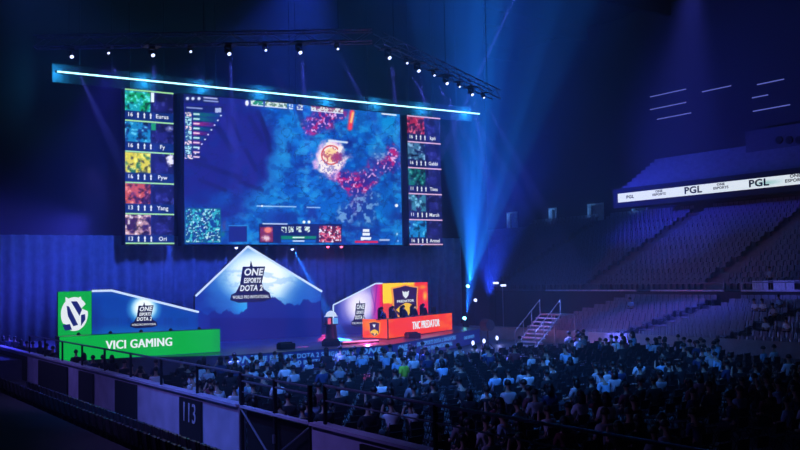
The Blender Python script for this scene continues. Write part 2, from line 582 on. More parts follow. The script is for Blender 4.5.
# ---- left (green) team booth
YG, YGW = 48.0, 50.6
GREEN = (4, 165, 60)
m_green = emat('led_green', GREEN, 1.22)
g0 = onY(59.5, 336, YG); g1 = onY(220, 329, YG)
t = thing('team_desk', ((g0.x + g1.x) / 2, YG, ZD), 'long bright green LED desk with white team lettering, on stage below the green crest wall', 'desk', 'team desks')
b = MB(); zt = g1.z
b.box(((g0.x + g1.x) / 2, YG + .45, zt - .03), (g1.x - g0.x, .86, .06)); b.build('desk_top', m_dark, t)
b = MB(); b.box((g0.x + .05, YG + .45, (ZD + zt) / 2 - .03), (.08, .8, zt - ZD - .07)); b.build('side_panel', m_dark, t)
b = MB(); b.box((g1.x - .05, YG + .45, (ZD + zt) / 2 - .03), (.08, .8, zt - ZD - .07)); b.build('side_panel', m_dark, t)


def paint_gd(p):
    p.fill((6, 165, 62)); p.mix(vnoise(p.X * 3, p.Y * 2, 1) * .2, (0, 140, 70))
    p.mix(np.clip((p.X - .93) / .07, 0, 1) * .3, (10, 110, 90))


picture('front_screen', (g0.x, YG), (g1.x, YG), ZD + .02, zt, 60, 8, paint_gd, t, m_led, .06, local=True)
lp = onY(139.5, 343.3, YG - .03)
text('lettering', 'VICI GAMING', (lp.x, YG - .04, lp.z + .0), (1, 0, 0), (0, 0, 1), .6, m_white, t, bold=0, fit=3.4, high=.43, heavy=.022)

w0 = onY(58, 292, YGW).x; w1 = onY(91.5, 291, YGW).x; w2 = onY(198, 312, YGW)
wb = onY(111, 290.5, YGW)
ztop = onY(91, 291, YGW).z
t = thing('booth_wall', ((w0 + w1) / 2, YGW, ZD), 'green square LED wall with round white crest behind green desk', 'booth wall')
picture('screen_picture', (w0, YGW), (w1, YGW), ZD, ztop, 20, 20, lambda p: p.fill((8, 160, 68)), t, m_led, .2, local=True)
cc = onY(74.5, 314, YGW - .05)
# crest: white horned round shape
ux, uz = Vector((1, 0, 0)), Vector((0, 0, 1))
hx = 12.2 / 951 * 52 * 1.02; hz = 16.0 / 951 * 52
ring = []
for k in range(44):
    a_ = 2 * math.pi * k / 44
    x_, z_ = math.cos(a_), math.sin(a_)
    r_ = 1.0
    if 60 < math.degrees(a_) < 70: r_ = 1.12
    if 118 < math.degrees(a_) < 130: r_ = 1.22
    if 215 < math.degrees(a_) < 235: r_ = .88
    ring.append((x_ * hx * r_, z_ * hz * r_))
b = MB(); b.prism(ring, (cc.x, YGW - .03, cc.z), ux, uz, .03); cr = b.build('crest', m_white, t)
m_crest = emat('crest_navy', (26, 40, 120), 1.0)
for pts in ([(-.28, .75), (.17, .75), (.55, .25), (.36, -.12)], [(-.6, .5), (-.42, .45), (.25, -.65), (-.1, -.72), (-.5, -.1)],
            [(.47, -.08), (.78, -.02), (.8, -.35), (.47, -.72)], [(-.9, -.62), (-.35, -.58), (-.2, -.92), (-.72, -.95)]):
    b = MB(); b.prism([(x * hx, z * hz) for x, z in pts], (cc.x, YGW - .07, cc.z), ux, uz, .02); b.build('crest_mark', m_crest, cr)
b = MB(); b.prism([(.5, .32), (.8, .55), (1.08, .3), (1.05, .12)], (cc.x, YGW - .07, cc.z), ux * hx, uz * hz, .02); b.build('crest_mark', m_green, cr)

t = thing('booth_wing', ((w1 + w2.x) / 2, YGW, ZD), 'blue LED wing wall with sloping white top edge right of green crest wall', 'booth wall')
kx = (wb.x - w1) / (w2.x - w1)


def wingtop(s): return ztop + (s < kx) * 0 if s < kx else ztop - (s - kx) / (1 - kx) * (ztop - w2.z)


def paint_wing(p):
    p.fill((8, 70, 165)); p.mix(vnoise(p.X / 14, p.Y / 7, 2) * .5, (10, 45, 150))
    p.blob(140, 335, 80, 12, (10, 130, 190), .6, soft=1)
    p.blob(95, 318, 10, 25, (14, 40, 130), .7, soft=1)
    p.blob(144, 309, 19, 17, (90, 190, 240), .95, soft=.5); p.blob(144, 308, 14, 13, (235, 248, 255), 1, soft=.45)
    p.mix((p.Y > 318) * np.clip((330 - p.Y) / 12, 0, 1) * .3 * (vnoise(p.X / 3, p.X * 0, 8) > .5), (15, 40, 120))


picture('screen_picture', (w1 + .02, YGW), (w2.x, YGW), ZD, wingtop, 130, 60, paint_wing, t, m_led, .2)
b = MB(); b.tube((w1, YGW - .1, ztop), (wb.x, YGW - .1, ztop), .06, 6); b.build('glow_strip', m_trim, t)
b = MB(); b.tube((wb.x, YGW - .1, ztop), (w2.x, YGW - .1, w2.z), .06, 6); b.build('glow_strip', m_trim, t)
e1 = onY(143.5, 325, YGW)
emblem((e1.x, YGW - .02, e1.z - .2), (1, 0, 0), 1.5, t, h=1.45)

# ---- right (orange) team booth
D0 = Vector((31.85, 49.5, 0)); D1 = Vector((39.1, 53.6, 0)); DL = Vector((31.3, 51.6, 0))
dd = (D1 - D0).normalized(); D1 = D0 + dd * 9.75; dn = Vector((dd.y, -dd.x, 0))
zt = 2.22
t = thing('team_desk', (35, 52, ZD), 'angled orange red LED desk with white team lettering and small crest, far end of stage', 'desk', 'team desks')


def paint_od(p):
    p.fill((238, 62, 22)); p.mix(vnoise(p.X * 8, p.Y * 3, 3) * .5, (225, 30, 40)); p.mix((vnoise(p.X * 6 + 3, p.Y * 3, 9) > .62) * .5, (250, 110, 20))


def paint_os(p):
    p.fill((240, 70, 20)); p.blob(.3, .7, .5, .6, (250, 140, 20), .9, rag=.4); p.mix((vnoise(p.X * 5, p.Y * 4, 5) > .6) * .6, (225, 40, 40))


picture('front_screen', D0[:2], D1[:2], ZD + .05, zt, 60, 10, paint_od, t, m_led, .06, local=True)
picture('side_screen', DL[:2], D0[:2], ZD + .05, zt, 20, 10, paint_os, t, m_led, .06, local=True)
b = MB(); mid = (D0 + D1) / 2 - dn * .5
b.box((mid.x, mid.y, zt - .03), ((D1 - D0).length - .3, .8, .05), Matrix.Rotation(math.atan2(dd.y, dd.x), 3, 'Z')); b.build('desk_top', m_dark, t)
pp = D0 + dd * ((D1 - D0).length * .56) + dn * .03
text('lettering', 'TNC PREDATOR', (pp.x, pp.y, 1.66), dd, (0, 0, 1), .6, m_white, t, bold=0, fit=4.2, high=.5, heavy=.03)


def shield(o, ux, w, h, parent, big=True):
    ux = Vector(ux).normalized(); uz = Vector((0, 0, 1)); nn = ux.cross(uz)
    o = Vector(o) + nn * .03
    out = [(-.5, .42), (-.2, .46), (0, .5), (.2, .46), (.5, .42), (.46, .1), (.46, -.2), (.3, -.38), (0, -.5), (-.3, -.38), (-.46, -.2), (-.46, .1)]
    b = MB(); b.prism([(x * w, y * h) for x, y in out], o, ux, uz, .02)
    cr = b.build('crest', emat('crest_orange', (255, 165, 60), 1.0), parent)
    b = MB(); b.prism([(x * w * .88, y * h * .92) for x, y in out], o + nn * .025, ux, uz, .02); b.build('crest_field', emat('crest_purple', (50, 22, 80), 1.0), cr)
    p = o + nn * .05
    b = MB(); b.prism([(x * w, y * h) for x, y in ((-.12, .32), (-.05, .27), (0, .3), (.05, .27), (.12, .32), (.09, .18), (0, .1), (-.09, .18))], p, ux, uz, .02); b.build('crest_mark', m_white, cr)
    if big: text('lettering', 'PREDATOR', p + uz * (.03 * h), ux, uz, .13 * h, m_white, cr, bold=.02, fit=.62 * w, high=.07 * h)
    b = MB(); b.prism([(x * w, y * h) for x, y in ((-.36, -.2), (-.2, -.1), (0, -.02), (.12, -.04), (.36, -.16), (.3, -.34), (.2, -.24), (.1, -.36), (0, -.44), (-.02, -.3), (-.16, -.26), (-.2, -.3))], p, ux, uz, .02); b.build('crest_mark', emat('crest_yellow', (255, 205, 40), 1.0), cr)
    return cr


dls = (D0 - DL).normalized()
ps = (D0 + DL) / 2
shield((ps.x, ps.y, 1.62), dls, .95, .95, t, False)

# back walls of the orange booth
def on_line(px, a, d):
    r = ray(px, 280); k = r.x / r.y
    s_ = (k * a.y - a.x) / (d.x - k * d.y)
    return a + d * s_


Bp = Vector((33.2, 53.6, 0))
B0 = on_line(382.5, Bp, dd); B1 = on_line(427.5, Bp, dd)


def zat(px, py, P):
    r = ray(px, py); return EYE + r.z * (P.x / r.x)


zA = zat(382.5, 283.5, B0); zB = zat(427, 282, B1)
zA = zB = (zA + zB) / 2
t = thing('booth_wall', (B0.x, B0.y, ZD), 'yellow and red LED wall with large shield crest behind orange desk', 'booth wall')


def paint_ow(p):
    p.fill((255, 205, 20)); p.mix((p.Y > 302 + 8 * (vnoise(p.X / 6, p.Y / 8, 3) - .5)) * 1., (235, 70, 50))
    p.blob(398, 312, 16, 12, (150, 40, 120), .7)
    p.mix(np.clip((p.X - 414 + 6 * (vnoise(p.X / 5, p.Y / 5, 6) - .5)) / 2, 0, 1), (235, 45, 40))
    p.blob(418, 287, 9, 5, (225, 70, 20), .9, rag=.4); p.blob(425, 296, 3, 7, (255, 220, 60), .9)
    p.blob(423, 287, 5, 3, (255, 200, 30), .7)
    p.blob(424, 308, 7, 10, (225, 30, 110), .8)


picture('screen_picture', B0[:2], B1[:2], ZD, zA, 70, 60, paint_ow, t, m_led, .2)
sc = on_line(404.3, Bp, dd); zz = zat(404.3, 302, sc)
shield((sc.x, sc.y, zz), dd, 4.3, 2.5, t)
wl = Vector((B0.x - .02, B0.y - .05, 0)); dwl = Vector((-1, .75, 0)).normalized()
W0 = on_line(333, wl, dwl)
zW = zat(333, 305, W0)
t = thing('booth_wing', (W0.x, W0.y, ZD), 'pale violet LED wing wall with sloping white top edge left of yellow wall', 'booth wall')


def paint_wr(p):
    p.fill((60, 70, 175)); p.blob(362, 304, 26, 24, (190, 175, 235), .95, rot=-20, soft=.6); p.blob(359, 306, 15, 20, (240, 240, 255), .9, soft=.7)
    p.mix(np.clip((p.X - 370) / 8, 0, 1) * .95, (205, 30, 140)); p.mix(np.clip((p.X - 379) / 2, 0, 1), (230, 20, 60))
    p.line(377, 285, 374, 315, .6, (120, 30, 150), .7); p.line(371, 290, 376, 312, .5, (90, 40, 160), .6)
    p.mix(np.clip((342 - p.X) / 8, 0, 1) * .7, (30, 45, 130))
    p.mix(np.clip((p.Y - 322) / 6, 0, 1) * .8, (20, 25, 100))


kk = (W0 - B0).length


def wrt(s):
    return zW + (zA - zW) * min(1, s / .86)


picture('screen_picture', W0[:2], (B0.x - .02, B0.y), ZD, wrt, 90, 50, paint_wr, t, m_led, .2)
uw = (B0 - W0); uw.z = 0; Lw = uw.length; uw = uw.normalized(); nw = Vector((uw.y, -uw.x, 0))
pa = W0 + nw * .1; pb = W0 + uw * (Lw * .86) + nw * .1; pc = W0 + uw * Lw + nw * .1
for (a1, za, a2, zb_) in ((pa, zW, pb, zA), (pb, zA, pc, zA), (pa, ZD, pa, zW)):
    b = MB(); b.tube((a1.x, a1.y, za), (a2.x, a2.y, zb_), .05, 6); b.build('glow_strip', m_trim, t)
pe = on_line(359, wl, dwl); ze = zat(359, 326, pe)
emblem((pe.x, pe.y, ze + .0) + nw * .05 if False else (pe.x + nw.x * .05, pe.y + nw.y * .05, ze - .1), uw, 1.15, t, h=1.9)

# ------------------------------------------------------------------ the big LED wall
YS = 66.5
sx0, sx1, lx0, lx1, rx0, rx1, zs0, zs1 = 25.28, 44.38, 20.92, 25.0 - .52, 45.1, 48.55, 7.52, 18.6
t = thing('main_screen', (34.8, YS, zs0), 'giant main LED screen showing a blue strategy game map above the stage', 'screen')
b = MB(); b.box((34.8, YS + .45, (zs0 + zs1) / 2), (sx1 - sx0 + .4, .6, zs1 - zs0 + .2)); b.build('screen_frame', m_black, t)


def paint_main(p):
    X, Y = p.X, p.Y
    p.fill((30, 30, 124))
    n1 = vnoise(X / 22, Y / 18, 21, 5); n2 = vnoise(X / 9 + 3, Y / 9, 22, 4); n3 = vnoise(X / 3.2, Y / 3.2, 23, 3)
    # cyan-blue water and ground on the right two thirds
    edge = 252 + 26 * np.sin((Y - 100) / 33) + 30 * (n1 - .5)
    wgt = np.clip((X - edge) / 22 + .4, 0, 1)
    p.mix(wgt, (8, 92, 190))
    p.mix(np.clip((Y - 190 + (n1 - .5) * 60) / 30, 0, 1) * np.clip((300 - X) / 40, 0, 1) * .8, (12, 95, 190))
    p.mix(np.clip((n1 - .52) * 6, 0, 1) * wgt * .7, (12, 130, 212))
    p.mix(np.clip((n2 - .58) * 7, 0, 1) * wgt * .4, (70, 175, 225))
    p.mix(np.clip((.46 - n1) * 6, 0, 1) * .6, (26, 28, 120))
    p.mix(np.clip((.42 - n2) * 7, 0, 1) * .35, (14, 30, 110))
    for (cx, cy, rx, ry, co, k, ro) in (
        (276, 165, 13, 32, (28, 140, 215), .9, 10), (284, 150, 8, 26, (40, 165, 228), .6, -5), (260, 195, 26, 14, (24, 130, 205), .7, -30),
        (295, 140, 28, 9, (24, 130, 215), .8, 15), (330, 145, 20, 7, (28, 140, 215), .6, 10), (388, 122, 14, 16, (10, 140, 215), .8, 0),
        (365, 108, 12, 10, (10, 120, 205), .8, 0), (350, 175, 30, 26, (6, 80, 185), .8, 0), (330, 200, 40, 14, (8, 95, 195), .8, 0), (250, 225, 30, 12, (10, 110, 200), .6, -20),
        (386, 205, 14, 24, (10, 95, 190), .8, 0), (205, 225, 20, 22, (20, 60, 160), .4, 0)):
        p.blob(cx, cy, rx, ry, co, k, ro, .9, .35, int(cx))
    vr = np.abs(vnoise(X / 13 + 4, Y / 10, 77, 4) - .5)
    p.mix(np.clip((.022 - vr) / .012, 0, 1) * .5, (12, 18, 84))
    p.mix(np.clip((vnoise(X / 6, Y / 5, 78, 4) - .56) * 8, 0, 1) * wgt * .45, (40, 160, 225))
    p.mix(np.clip((.43 - vnoise(X / 7 + 5, Y / 6, 79, 4)) * 8, 0, 1) * .45, (10, 40, 130))
    # ridges and trees in the dark part
    for (x0, y0, x1, y1, w) in ((218, 128, 232, 150, 1.8), (232, 118, 240, 140, 1.2), (250, 118, 262, 140, 1.6), (258, 112, 268, 138, 1.4), (190, 160, 240, 178, 1.6), (200, 180, 225, 190, 1.4), (246, 150, 256, 170, 1.3), (262, 118, 270, 150, 1.2), (186, 150, 205, 160, 1.5), (240, 182, 262, 190, 1.2), (298, 108, 304, 126, 1.6)):
        p.line(x0, y0, x1, y1, w * 1.6, (18, 18, 80), .55)
    # crimson thickets
    for (cx, cy, rx, ry) in ((318, 124, 17, 10), (330, 115, 19, 8), (311, 130, 9, 6), (366, 178, 14, 11), (380, 164, 13, 11), (360, 192, 12, 19), (352, 184, 14, 10), (393, 158, 9, 15), (342, 176, 14, 7), (357, 206, 8, 10)):
        d = ((X - cx) / rx) ** 2 + ((Y - cy) / ry) ** 2
        p.mix(np.clip(1.2 - d, 0, 1) * .55, (70, 24, 130))
        p.mix(np.clip(1.3 - d, 0, 1) * np.clip((n3 - .47) * 5, 0, 1) * .9, (190, 24, 110))
        p.mix(np.clip(1.2 - d, 0, 1) * np.clip((vnoise(X / 2, Y / 2, 31, 2) - .66) * 12, 0, 1), (225, 170, 225))
    for (cx, cy, rx, ry) in ((378, 154, 9, 8), (360, 205, 12, 14), (372, 200, 9, 10), (345, 215, 10, 12), (366, 215, 10, 14)):
        d = ((X - cx) / rx) ** 2 + ((Y - cy) / ry) ** 2
        p.mix(np.clip(1.2 - d, 0, 1) * .7, (22, 60, 150) if cy > 170 else (40, 110, 190))
        p.mix(np.clip(1.3 - d, 0, 1) * np.clip((n3 - .54) * 10, 0, 1) * .8, (120, 170, 220))
    p.line(352, 112, 350, 128, 2.4, (235, 60, 80), 1); p.line(353, 113, 351, 122, 1.1, (255, 190, 110), 1)
    # burst of light, white disc
    p.blob(331, 159, 19, 21, (215, 170, 225), .95, rot=20, soft=.3, rag=.45, seed=5)
    p.blob(331, 158, 16, 18, (250, 238, 235), 1, rot=20, soft=.25, rag=.25, seed=6)
    d = np.hypot(X - 331, Y - 155)
    p.mix(np.clip(1.3 - np.abs(d - 9.3) / .8, 0, 1) * (X < 338), (205, 60, 40))
    p.mix(np.clip((8 - d) / 2, 0, 1), (250, 215, 150))
    p.blob(337, 157, 7, 6, (150, 50, 110), .95, rag=.4, soft=.4); p.blob(344, 155, 5, 6, (50, 60, 160), .8, rag=.5)
    p.mix((d < 9) * (vnoise(X / 1.8, Y / 1.8, 40, 2) > .6) * .7, (170, 60, 90))
    p.mix((np.hypot(X - 331, Y - 165) < 12) * (vnoise(X / 1.7, Y / 1.7, 41, 2) > .58) * .5 * (Y > 160), (70, 70, 170))
    p.line(329, 140.5, 347, 142.5, 1.0, (225, 240, 255), .9)
    # top-left scoreboard
    p.rect(184, 94, 220, 103, (18, 30, 90), .8)
    for x in (187.5, 193, 199): p.blob(x, 98.5, 2.2, 2.2, (210, 225, 255), 1, soft=.5)
    p.line(204, 97.5, 217, 98.7, .6, (220, 230, 255), .9); p.line(204, 100.5, 218, 101.7, .6, (190, 210, 250), .8)
    p.rect(185, 106, 223, 112, (14, 30, 80), .6); p.line(187, 107.5, 202, 108.6, .7, (170, 190, 240), .8); p.rect(215, 108, 221, 112.5, (200, 220, 255), .8)
    for k in range(10):
        y = 114 + k * 4.75
        red = k in (2, 4, 6, 8, 9)
        L_ = 221 - 3.2 * k
        p.mix(((X > 193) & (X < L_) & (np.abs(Y - y - (X - 193) * .06) < 1.9)) * .8 * np.clip((L_ - X) / 18 + .25, 0, 1), (150, 35, 120) if red else (8, 105, 110))
        p.line(194, y, 199, y + .3, .8, (235, 205, 225) if red else (200, 235, 240), 1)
        p.blob(L_, y + 1.6, 1.2, 1, (230, 240, 255), .9, soft=.5)
        p.mix((np.abs(X - 188.3) < 3.2) * (np.abs(Y - y) < 2.1) * 1., (30, 90, 140))
        p.mix((np.abs(X - 188.3) < 3.2) * (np.abs(Y - y) < 2.1) * (vnoise(X / 1.3, Y / 1.3, 50 + k, 2) > .52), (170, 225, 235) if k % 3 else (240, 210, 220))
    # top bar of portraits
    def strip(x0, x1, yb, col, seed):
        yy_ = 101 + (X - 245) * .09 + yb
        mm = (X > x0) & (X < x1) & (np.abs(Y - yy_) < 3.0)
        p.mix(mm * 1., col); p.mix(mm * (vnoise(X / 1.5, Y / 1.5, seed, 2) > .52) * .9, (225, 240, 235))
        p.mix(((X > x0) & (X < x1) & (np.abs(Y - yy_ - 3.6) < .5)) * .9, (225, 235, 245))
    p.blob(247, 103, 2.3, 3.6, (235, 240, 255), 1, soft=.4)
    strip(251, 263, 0, (10, 140, 110), 61); strip(265, 287, 0, (90, 130, 110), 62)
    strip(289, 293, 0, (70, 120, 200), 63); strip(297, 303, 0, (50, 70, 160), 64); strip(311, 343, 0, (130, 60, 110), 65)
    p.line(382, 113.7, 396, 115.2, .7, (225, 240, 255), 1)
    # caption row
    p.line(257, 206, 296, 206.8, .5, (200, 230, 255), .85); p.line(307, 207.3, 320, 207.6, .5, (200, 230, 255), .8)
    p.blob(262, 206, 1.2, 1.2, (240, 250, 255), 1, soft=.4); p.blob(396.5, 205.5, 2, 2, (245, 250, 255), 1, soft=.4)
    # minimap
    p.rect(185, 208, 221, 243, (16, 90, 130), .95)
    mm = (X > 186) & (X < 220) & (Y > 209) & (Y < 242)
    p.mix(mm * (vnoise(X / 3, Y / 3, 70, 3) > .5) * .8, (20, 60, 150)); p.mix(mm * (vnoise(X / 2.2, Y / 2.2, 71, 2) > .6) * .8, (60, 195, 205))
    p.mix(mm * (vnoise(X / 1.5, Y / 1.5, 72, 2) > .7) * .9, (190, 235, 240))
    p.blob(224, 226, 3, 7, (90, 60, 120), .8, rag=.5); p.blob(223, 234, 3, 4, (20, 130, 120), .8)
    p.rect(229, 226, 247, 242, (24, 30, 115), .95); p.line(229, 225.7, 247, 225.7, .4, (60, 150, 225), .8)
    # unit panel
    p.rect(259, 224, 342, 243, (16, 22, 80), .9)
    p.rect(260, 227, 273, 242, (120, 40, 80), 1); p.blob(268, 230, 5, 4, (240, 130, 110), 1, soft=.5); p.blob(266, 238, 5, 4, (240, 210, 220), .9, soft=.6, rag=.4)
    p.line(263, 223.7, 287, 224, .6, (210, 230, 255), .9)
    for k, x in enumerate((284, 291, 299, 307)): p.mix((np.abs(X - x) < 2.6) * (np.abs(Y - 229.5) < 2.8) * (vnoise(X / 1.3, Y / 1.3, 80 + k, 2) > .45), (205, 230, 225))
    p.rect(281, 236, 316, 239, (10, 130, 95), 1); p.rect(281, 240, 316, 242.5, (10, 90, 185), 1); p.line(293, 237.5, 304, 237.5, .6, (230, 250, 240), 1); p.line(293, 241, 304, 241, .5, (230, 240, 250), 1)
    mm = (X > 319) & (X < 341) & (Y > 226) & (Y < 242)
    p.mix(mm * 1., (90, 20, 60)); p.mix(mm * (vnoise(X / 2, Y / 2, 90, 2) > .58), (210, 90, 120)); p.mix(mm * (vnoise(X / 1.6, Y / 1.6, 91, 2) > .68), (235, 235, 255))
    p.blob(304, 222, 1.8, 1.8, (240, 255, 250), 1, soft=.4); p.blob(309, 222, 1.8, 1.8, (240, 255, 250), 1, soft=.4)
    # event mark, bottom right
    for (y0, y1, h) in ((229, 232, 3.2), (233, 235.5, 3.6), (237, 240, 5)): p.mix((np.abs(X - 366) < h) * ((Y > y0) & (Y < y1)) * 1., (230, 240, 250))
    p.rect(355, 241, 378, 243, (205, 30, 70), 1); p.line(380, 240, 389, 240, .8, (200, 215, 245), .9); p.blob(397, 234, 1.2, 2, (230, 240, 255), 1); p.blob(398, 241, 1.5, 1.5, (180, 210, 255), 1)


picture('screen_picture', (sx0, YS), (sx1, YS), zs0, zs1, 440, 256, paint_main, t, m_led, .12)


for x in (28, 34.8, 41.5): b = MB(); b.tube((x, YS + .45, zs1), (x, YS + .45, 33), .04, 6); b.build('hanging_rod', m_dark, t)


def players(side, x0, x1, names, nums, cols, linecol, label):
    t = thing('player_screen', ((x0 + x1) / 2, YS, zs0), label, 'screen', 'player screens beside the main screen')
    b = MB(); b.box(((x0 + x1) / 2, YS + .45, (zs0 + zs1) / 2), (x1 - x0 + .1, .6, zs1 - zs0 + .1)); b.build('screen_frame', m_black, t)
    for x in (x0 + .5, x1 - .5): b = MB(); b.tube((x, YS + .45, zs1), (x, YS + .45, 33), .04, 6); b.build('hanging_rod', m_dark, t)
    H = (zs1 - zs0) / 5; w = x1 - x0
    ml = emat('card_line_' + side, linecol, 1.0)
    for k in range(5):
        z1_ = zs1 - k * H; z0_ = z1_ - H
        c1, c2, seed = cols[k]

        def pc(p, c1=c1, c2=c2, seed=seed, k=k):
            X, Y = p.X, p.Y
            p.fill((14, 30, 95)); p.mix((Y < .3) * 1., (10, 40, 105) if side == 'left' else (22, 24, 90))
            mp = (X < .52) & (Y > .3) & (Y < .93); nn = vnoise(X * 7 + seed, Y * 5, seed, 4); n2_ = vnoise(X * 14, Y * 9 + seed, seed + 1, 3)
            p.mix(mp * 1., c1); p.mix(mp * np.clip((nn - .5) * 8, 0, 1), c2)
            p.mix(mp * np.clip((n2_ - .62) * 10, 0, 1) * .8, tuple(min(255, c + 90) for c in c1)); p.mix(mp * np.clip((.4 - n2_) * 10, 0, 1) * .7, tuple(c * .2 for c in c2))
            mc = (X > .54) & (Y > .3) & (Y < .93)
            p.mix(mc * 1., (16, 14, 62))
            p.mix(mc * np.clip(1.3 - ((X - .74) / .15) ** 2 - ((Y - .55) / .24) ** 2, 0, 1), (30, 30, 110)); p.mix(mc * np.clip((n2_ - .6) * 8, 0, 1) * .6, (70, 75, 170))
            p.mix(mc * np.clip(1.2 - ((X - .74) / .12) ** 2 - ((Y - .75) / .12) ** 2, 0, 1) * .8, (14, 8, 40))
            if side == 'left' and k == 0: p.rect(.53, .62, .59, .93, (225, 245, 255))
            if side == 'left' and k == 2: p.blob(.93, .75, .1, .2, (235, 235, 255), 1, rag=.5, soft=.4)
            if side == 'left' and k == 1: p.rect(.53, .7, .62, .93, (20, 150, 90)); p.blob(.92, .8, .1, .12, (170, 180, 240), .9, rag=.5)

        o = picture('player_card', (x0, YS - .02), (x1, YS - .02), z0_, z1_, 64, 40, pc, t, m_led, .1, local=True)
        b = MB(); b.box(((x0 + x1) / 2, YS - .05, z1_ - .07), (w, .04, .1)); b.build('card_line', ml, o)
        text('name_text', names[k], (x0 + w * .76, YS - .05, z0_ + .36), (1, 0, 0), (0, 0, 1), .42, m_white, o, bold=.015, sx=.95)
        text('score_text', nums[k], (x0 + w * .1, YS - .05, z0_ + .36), (1, 0, 0), (0, 0, 1), .4, m_white, o, bold=.015)
        for q in range(3):
            b = MB()
            xx = x0 + w * (.26 + .13 * q)
            b.prism([(-.09, -.02), (.09, -.02), (0, .16)], (xx, YS - .045, z0_ + .42), (1, 0, 0), (0, 0, 1), .02)
            b.prism([(-.05, -.26), (.05, -.26), (.04, 0), (-.04, 0)], (xx, YS - .045, z0_ + .42), (1, 0, 0), (0, 0, 1), .02)
            b.build('score_icon', m_white, o)
    b = MB(); b.box(((x0 + x1) / 2, YS - .05, zs0 + .05), (w, .04, .1)); b.build('card_line', ml, t)


players('left', lx0, lx1, ['Eurus', 'Fy', 'Pyw', 'Yang', 'Ori'], ['16', '16', '16', '13', '13'],
        [((20, 160, 175), (20, 165, 110), 3), ((20, 130, 190), (20, 60, 130), 9), ((215, 205, 40), (20, 110, 50), 14), ((190, 80, 60), (60, 20, 60), 22), ((200, 160, 165), (60, 30, 70), 31)],
        (170, 235, 160), 'tall player LED screen at left of main screen with green divider lines')
players('right', rx0, rx1, ['kpii', 'Gabbi', 'Tims', 'March', 'Armel'], ['16', '16', '11', '11', '16'],
        [((165, 30, 60), (50, 14, 60), 5), ((60, 110, 150), (25, 40, 90), 10), ((20, 110, 110), (20, 50, 80), 16), ((50, 120, 150), (30, 30, 80), 24), ((20, 130, 200), (20, 90, 170), 33)],
        (235, 190, 225), 'tall player LED screen at right of main screen with pink divider lines')

b = MB(); b.box((34.4, 67.3, 19.35), (36.6, .12, 1.3))
for x in (18, 34.4, 51): b.tube((x, 67.3, 19.9), (x, 67.3, 33), .04, 6)
struct('trim_3', b, mat('glow_scrim', (.035, .035, .04), .9))  # scrim added behind the light bar to catch its glow
# cyan light bar over the screens
t = thing('light_bar', (34.4, 66.2, 19.25), 'long glowing cyan light bar across the top of the screens', 'light bar')
b = MB(); b.tube((16.2, 66.2, 19.25), (52.75, 66.2, 19.25), .06, 8); b.build('glow_tube', m_lcyan, t)
b = MB(); b.box((34.4, 66.34, 19.25), (36.6, .1, .14)); b.build('tube_housing', m_dark, t)
for x in (20, 27, 34, 41, 48): b = MB(); b.tube((x, 66.45, 19.3), (x, 66.45, 33), .03, 5); b.build('hanging_cable', m_dark, t)
for px in (60, 150, 208, 268, 334, 384, 430, 474):
    p_ = onY(px, 72 + (px - 58) * .097, 65.9)
    plight('bar_glow', (p_.x, 66.75, 19.3), 260, (0.02, 0.42, 1.0), .12)

# ------------------------------------------------------------------ truss and fixtures
TZ = 17.2


def truss(p, q, label):
    p = Vector(p); q = Vector(q); d = (q - p).normalized(); sd = Vector((-d.y, d.x, 0)) * .3; h = Vector((0, 0, .6)); L = (q - p).length
    t = thing('lighting_truss', (p + q) / 2, label, 'truss', 'overhead lighting trusses')
    ch = [(sd, h), (-sd, h), (sd, h * 0), (-sd, h * 0)]
    b = MB()
    for s_, hh in ch: b.tube(p + s_ + hh, q + s_ + hh, .04, 6)
    b.build('chord_tubes', m_truss, t)
    b = MB(); n_ = int(L / .9)
    for i in range(n_):
        a1 = p + d * (L * i / n_); a2 = p + d * (L * (i + 1) / n_)
        for s_ in (sd, -sd):
            b.tube(a1 + s_ + (h if i % 2 else h * 0), a2 + s_ + (h * 0 if i % 2 else h), .02, 4)
        b.tube(a1 + sd + (h if i % 2 else h * 0), a1 - sd + (h if i % 2 else h * 0), .02, 4)
    b.build('lattice_braces', m_truss, t)
    for f in (.1, .5, .9): b = MB(); b.tube(p + d * (L * f) + h, p + d * (L * f) + Vector((0, 0, 15.5)), .02, 4); b.build('hanging_cable', m_dark, t)
    return t


T1a, T1b, T2b = (11.5, 51.6, TZ), (26.3, 41.9, TZ), (42.5, 51.4, TZ)
truss(T1a, T1b, 'straight silver lighting truss hung in front of the screen top, left run')
truss((26.9, 42.2, TZ), T2b, 'receding silver lighting truss hung right of the screen top, right run')


def fixture(lens):
    r = thing('stage_light', (0, 0, 0), 'x', 'stage light')
    b = MB(); b.box((0, 0, -.08), (.3, .3, .16)); b.box((0, 0, 0), (.9, .9, .05)); b.build('base', m_dark, r)
    b = MB(); b.box((-.19, 0, -.3), (.04, .12, .34)); b.box((.19, 0, -.3), (.04, .12, .34)); b.box((0, 0, -.15), (.42, .12, .04)); b.build('yoke', m_dark, r)
    b = MB(); b.tube((0, .12, -.26), (0, -.18, -.56), .10, 10, .14); b.build('lamp_head', m_dark, r, smooth=False)
    b = MB(); b.tube((0, -.175, -.555), (0, -.20, -.58), .11, 10); b.build('lens', lens, r)
    return r


fx = fixture(m_lens)
tr1 = [71, 108, 152, 190, 228, 265, 299, 337]
tr2 = [388, 406, 417, 433, 445, 458, 470, 482]


def place_on(px, a, bq):
    a = Vector(a); bq = Vector(bq)
    r = ray(px, 57); k = r.x / r.y; d = bq - a
    s_ = (k * a.y - a.x) / (d.x - k * d.y)
    return a + d * s_


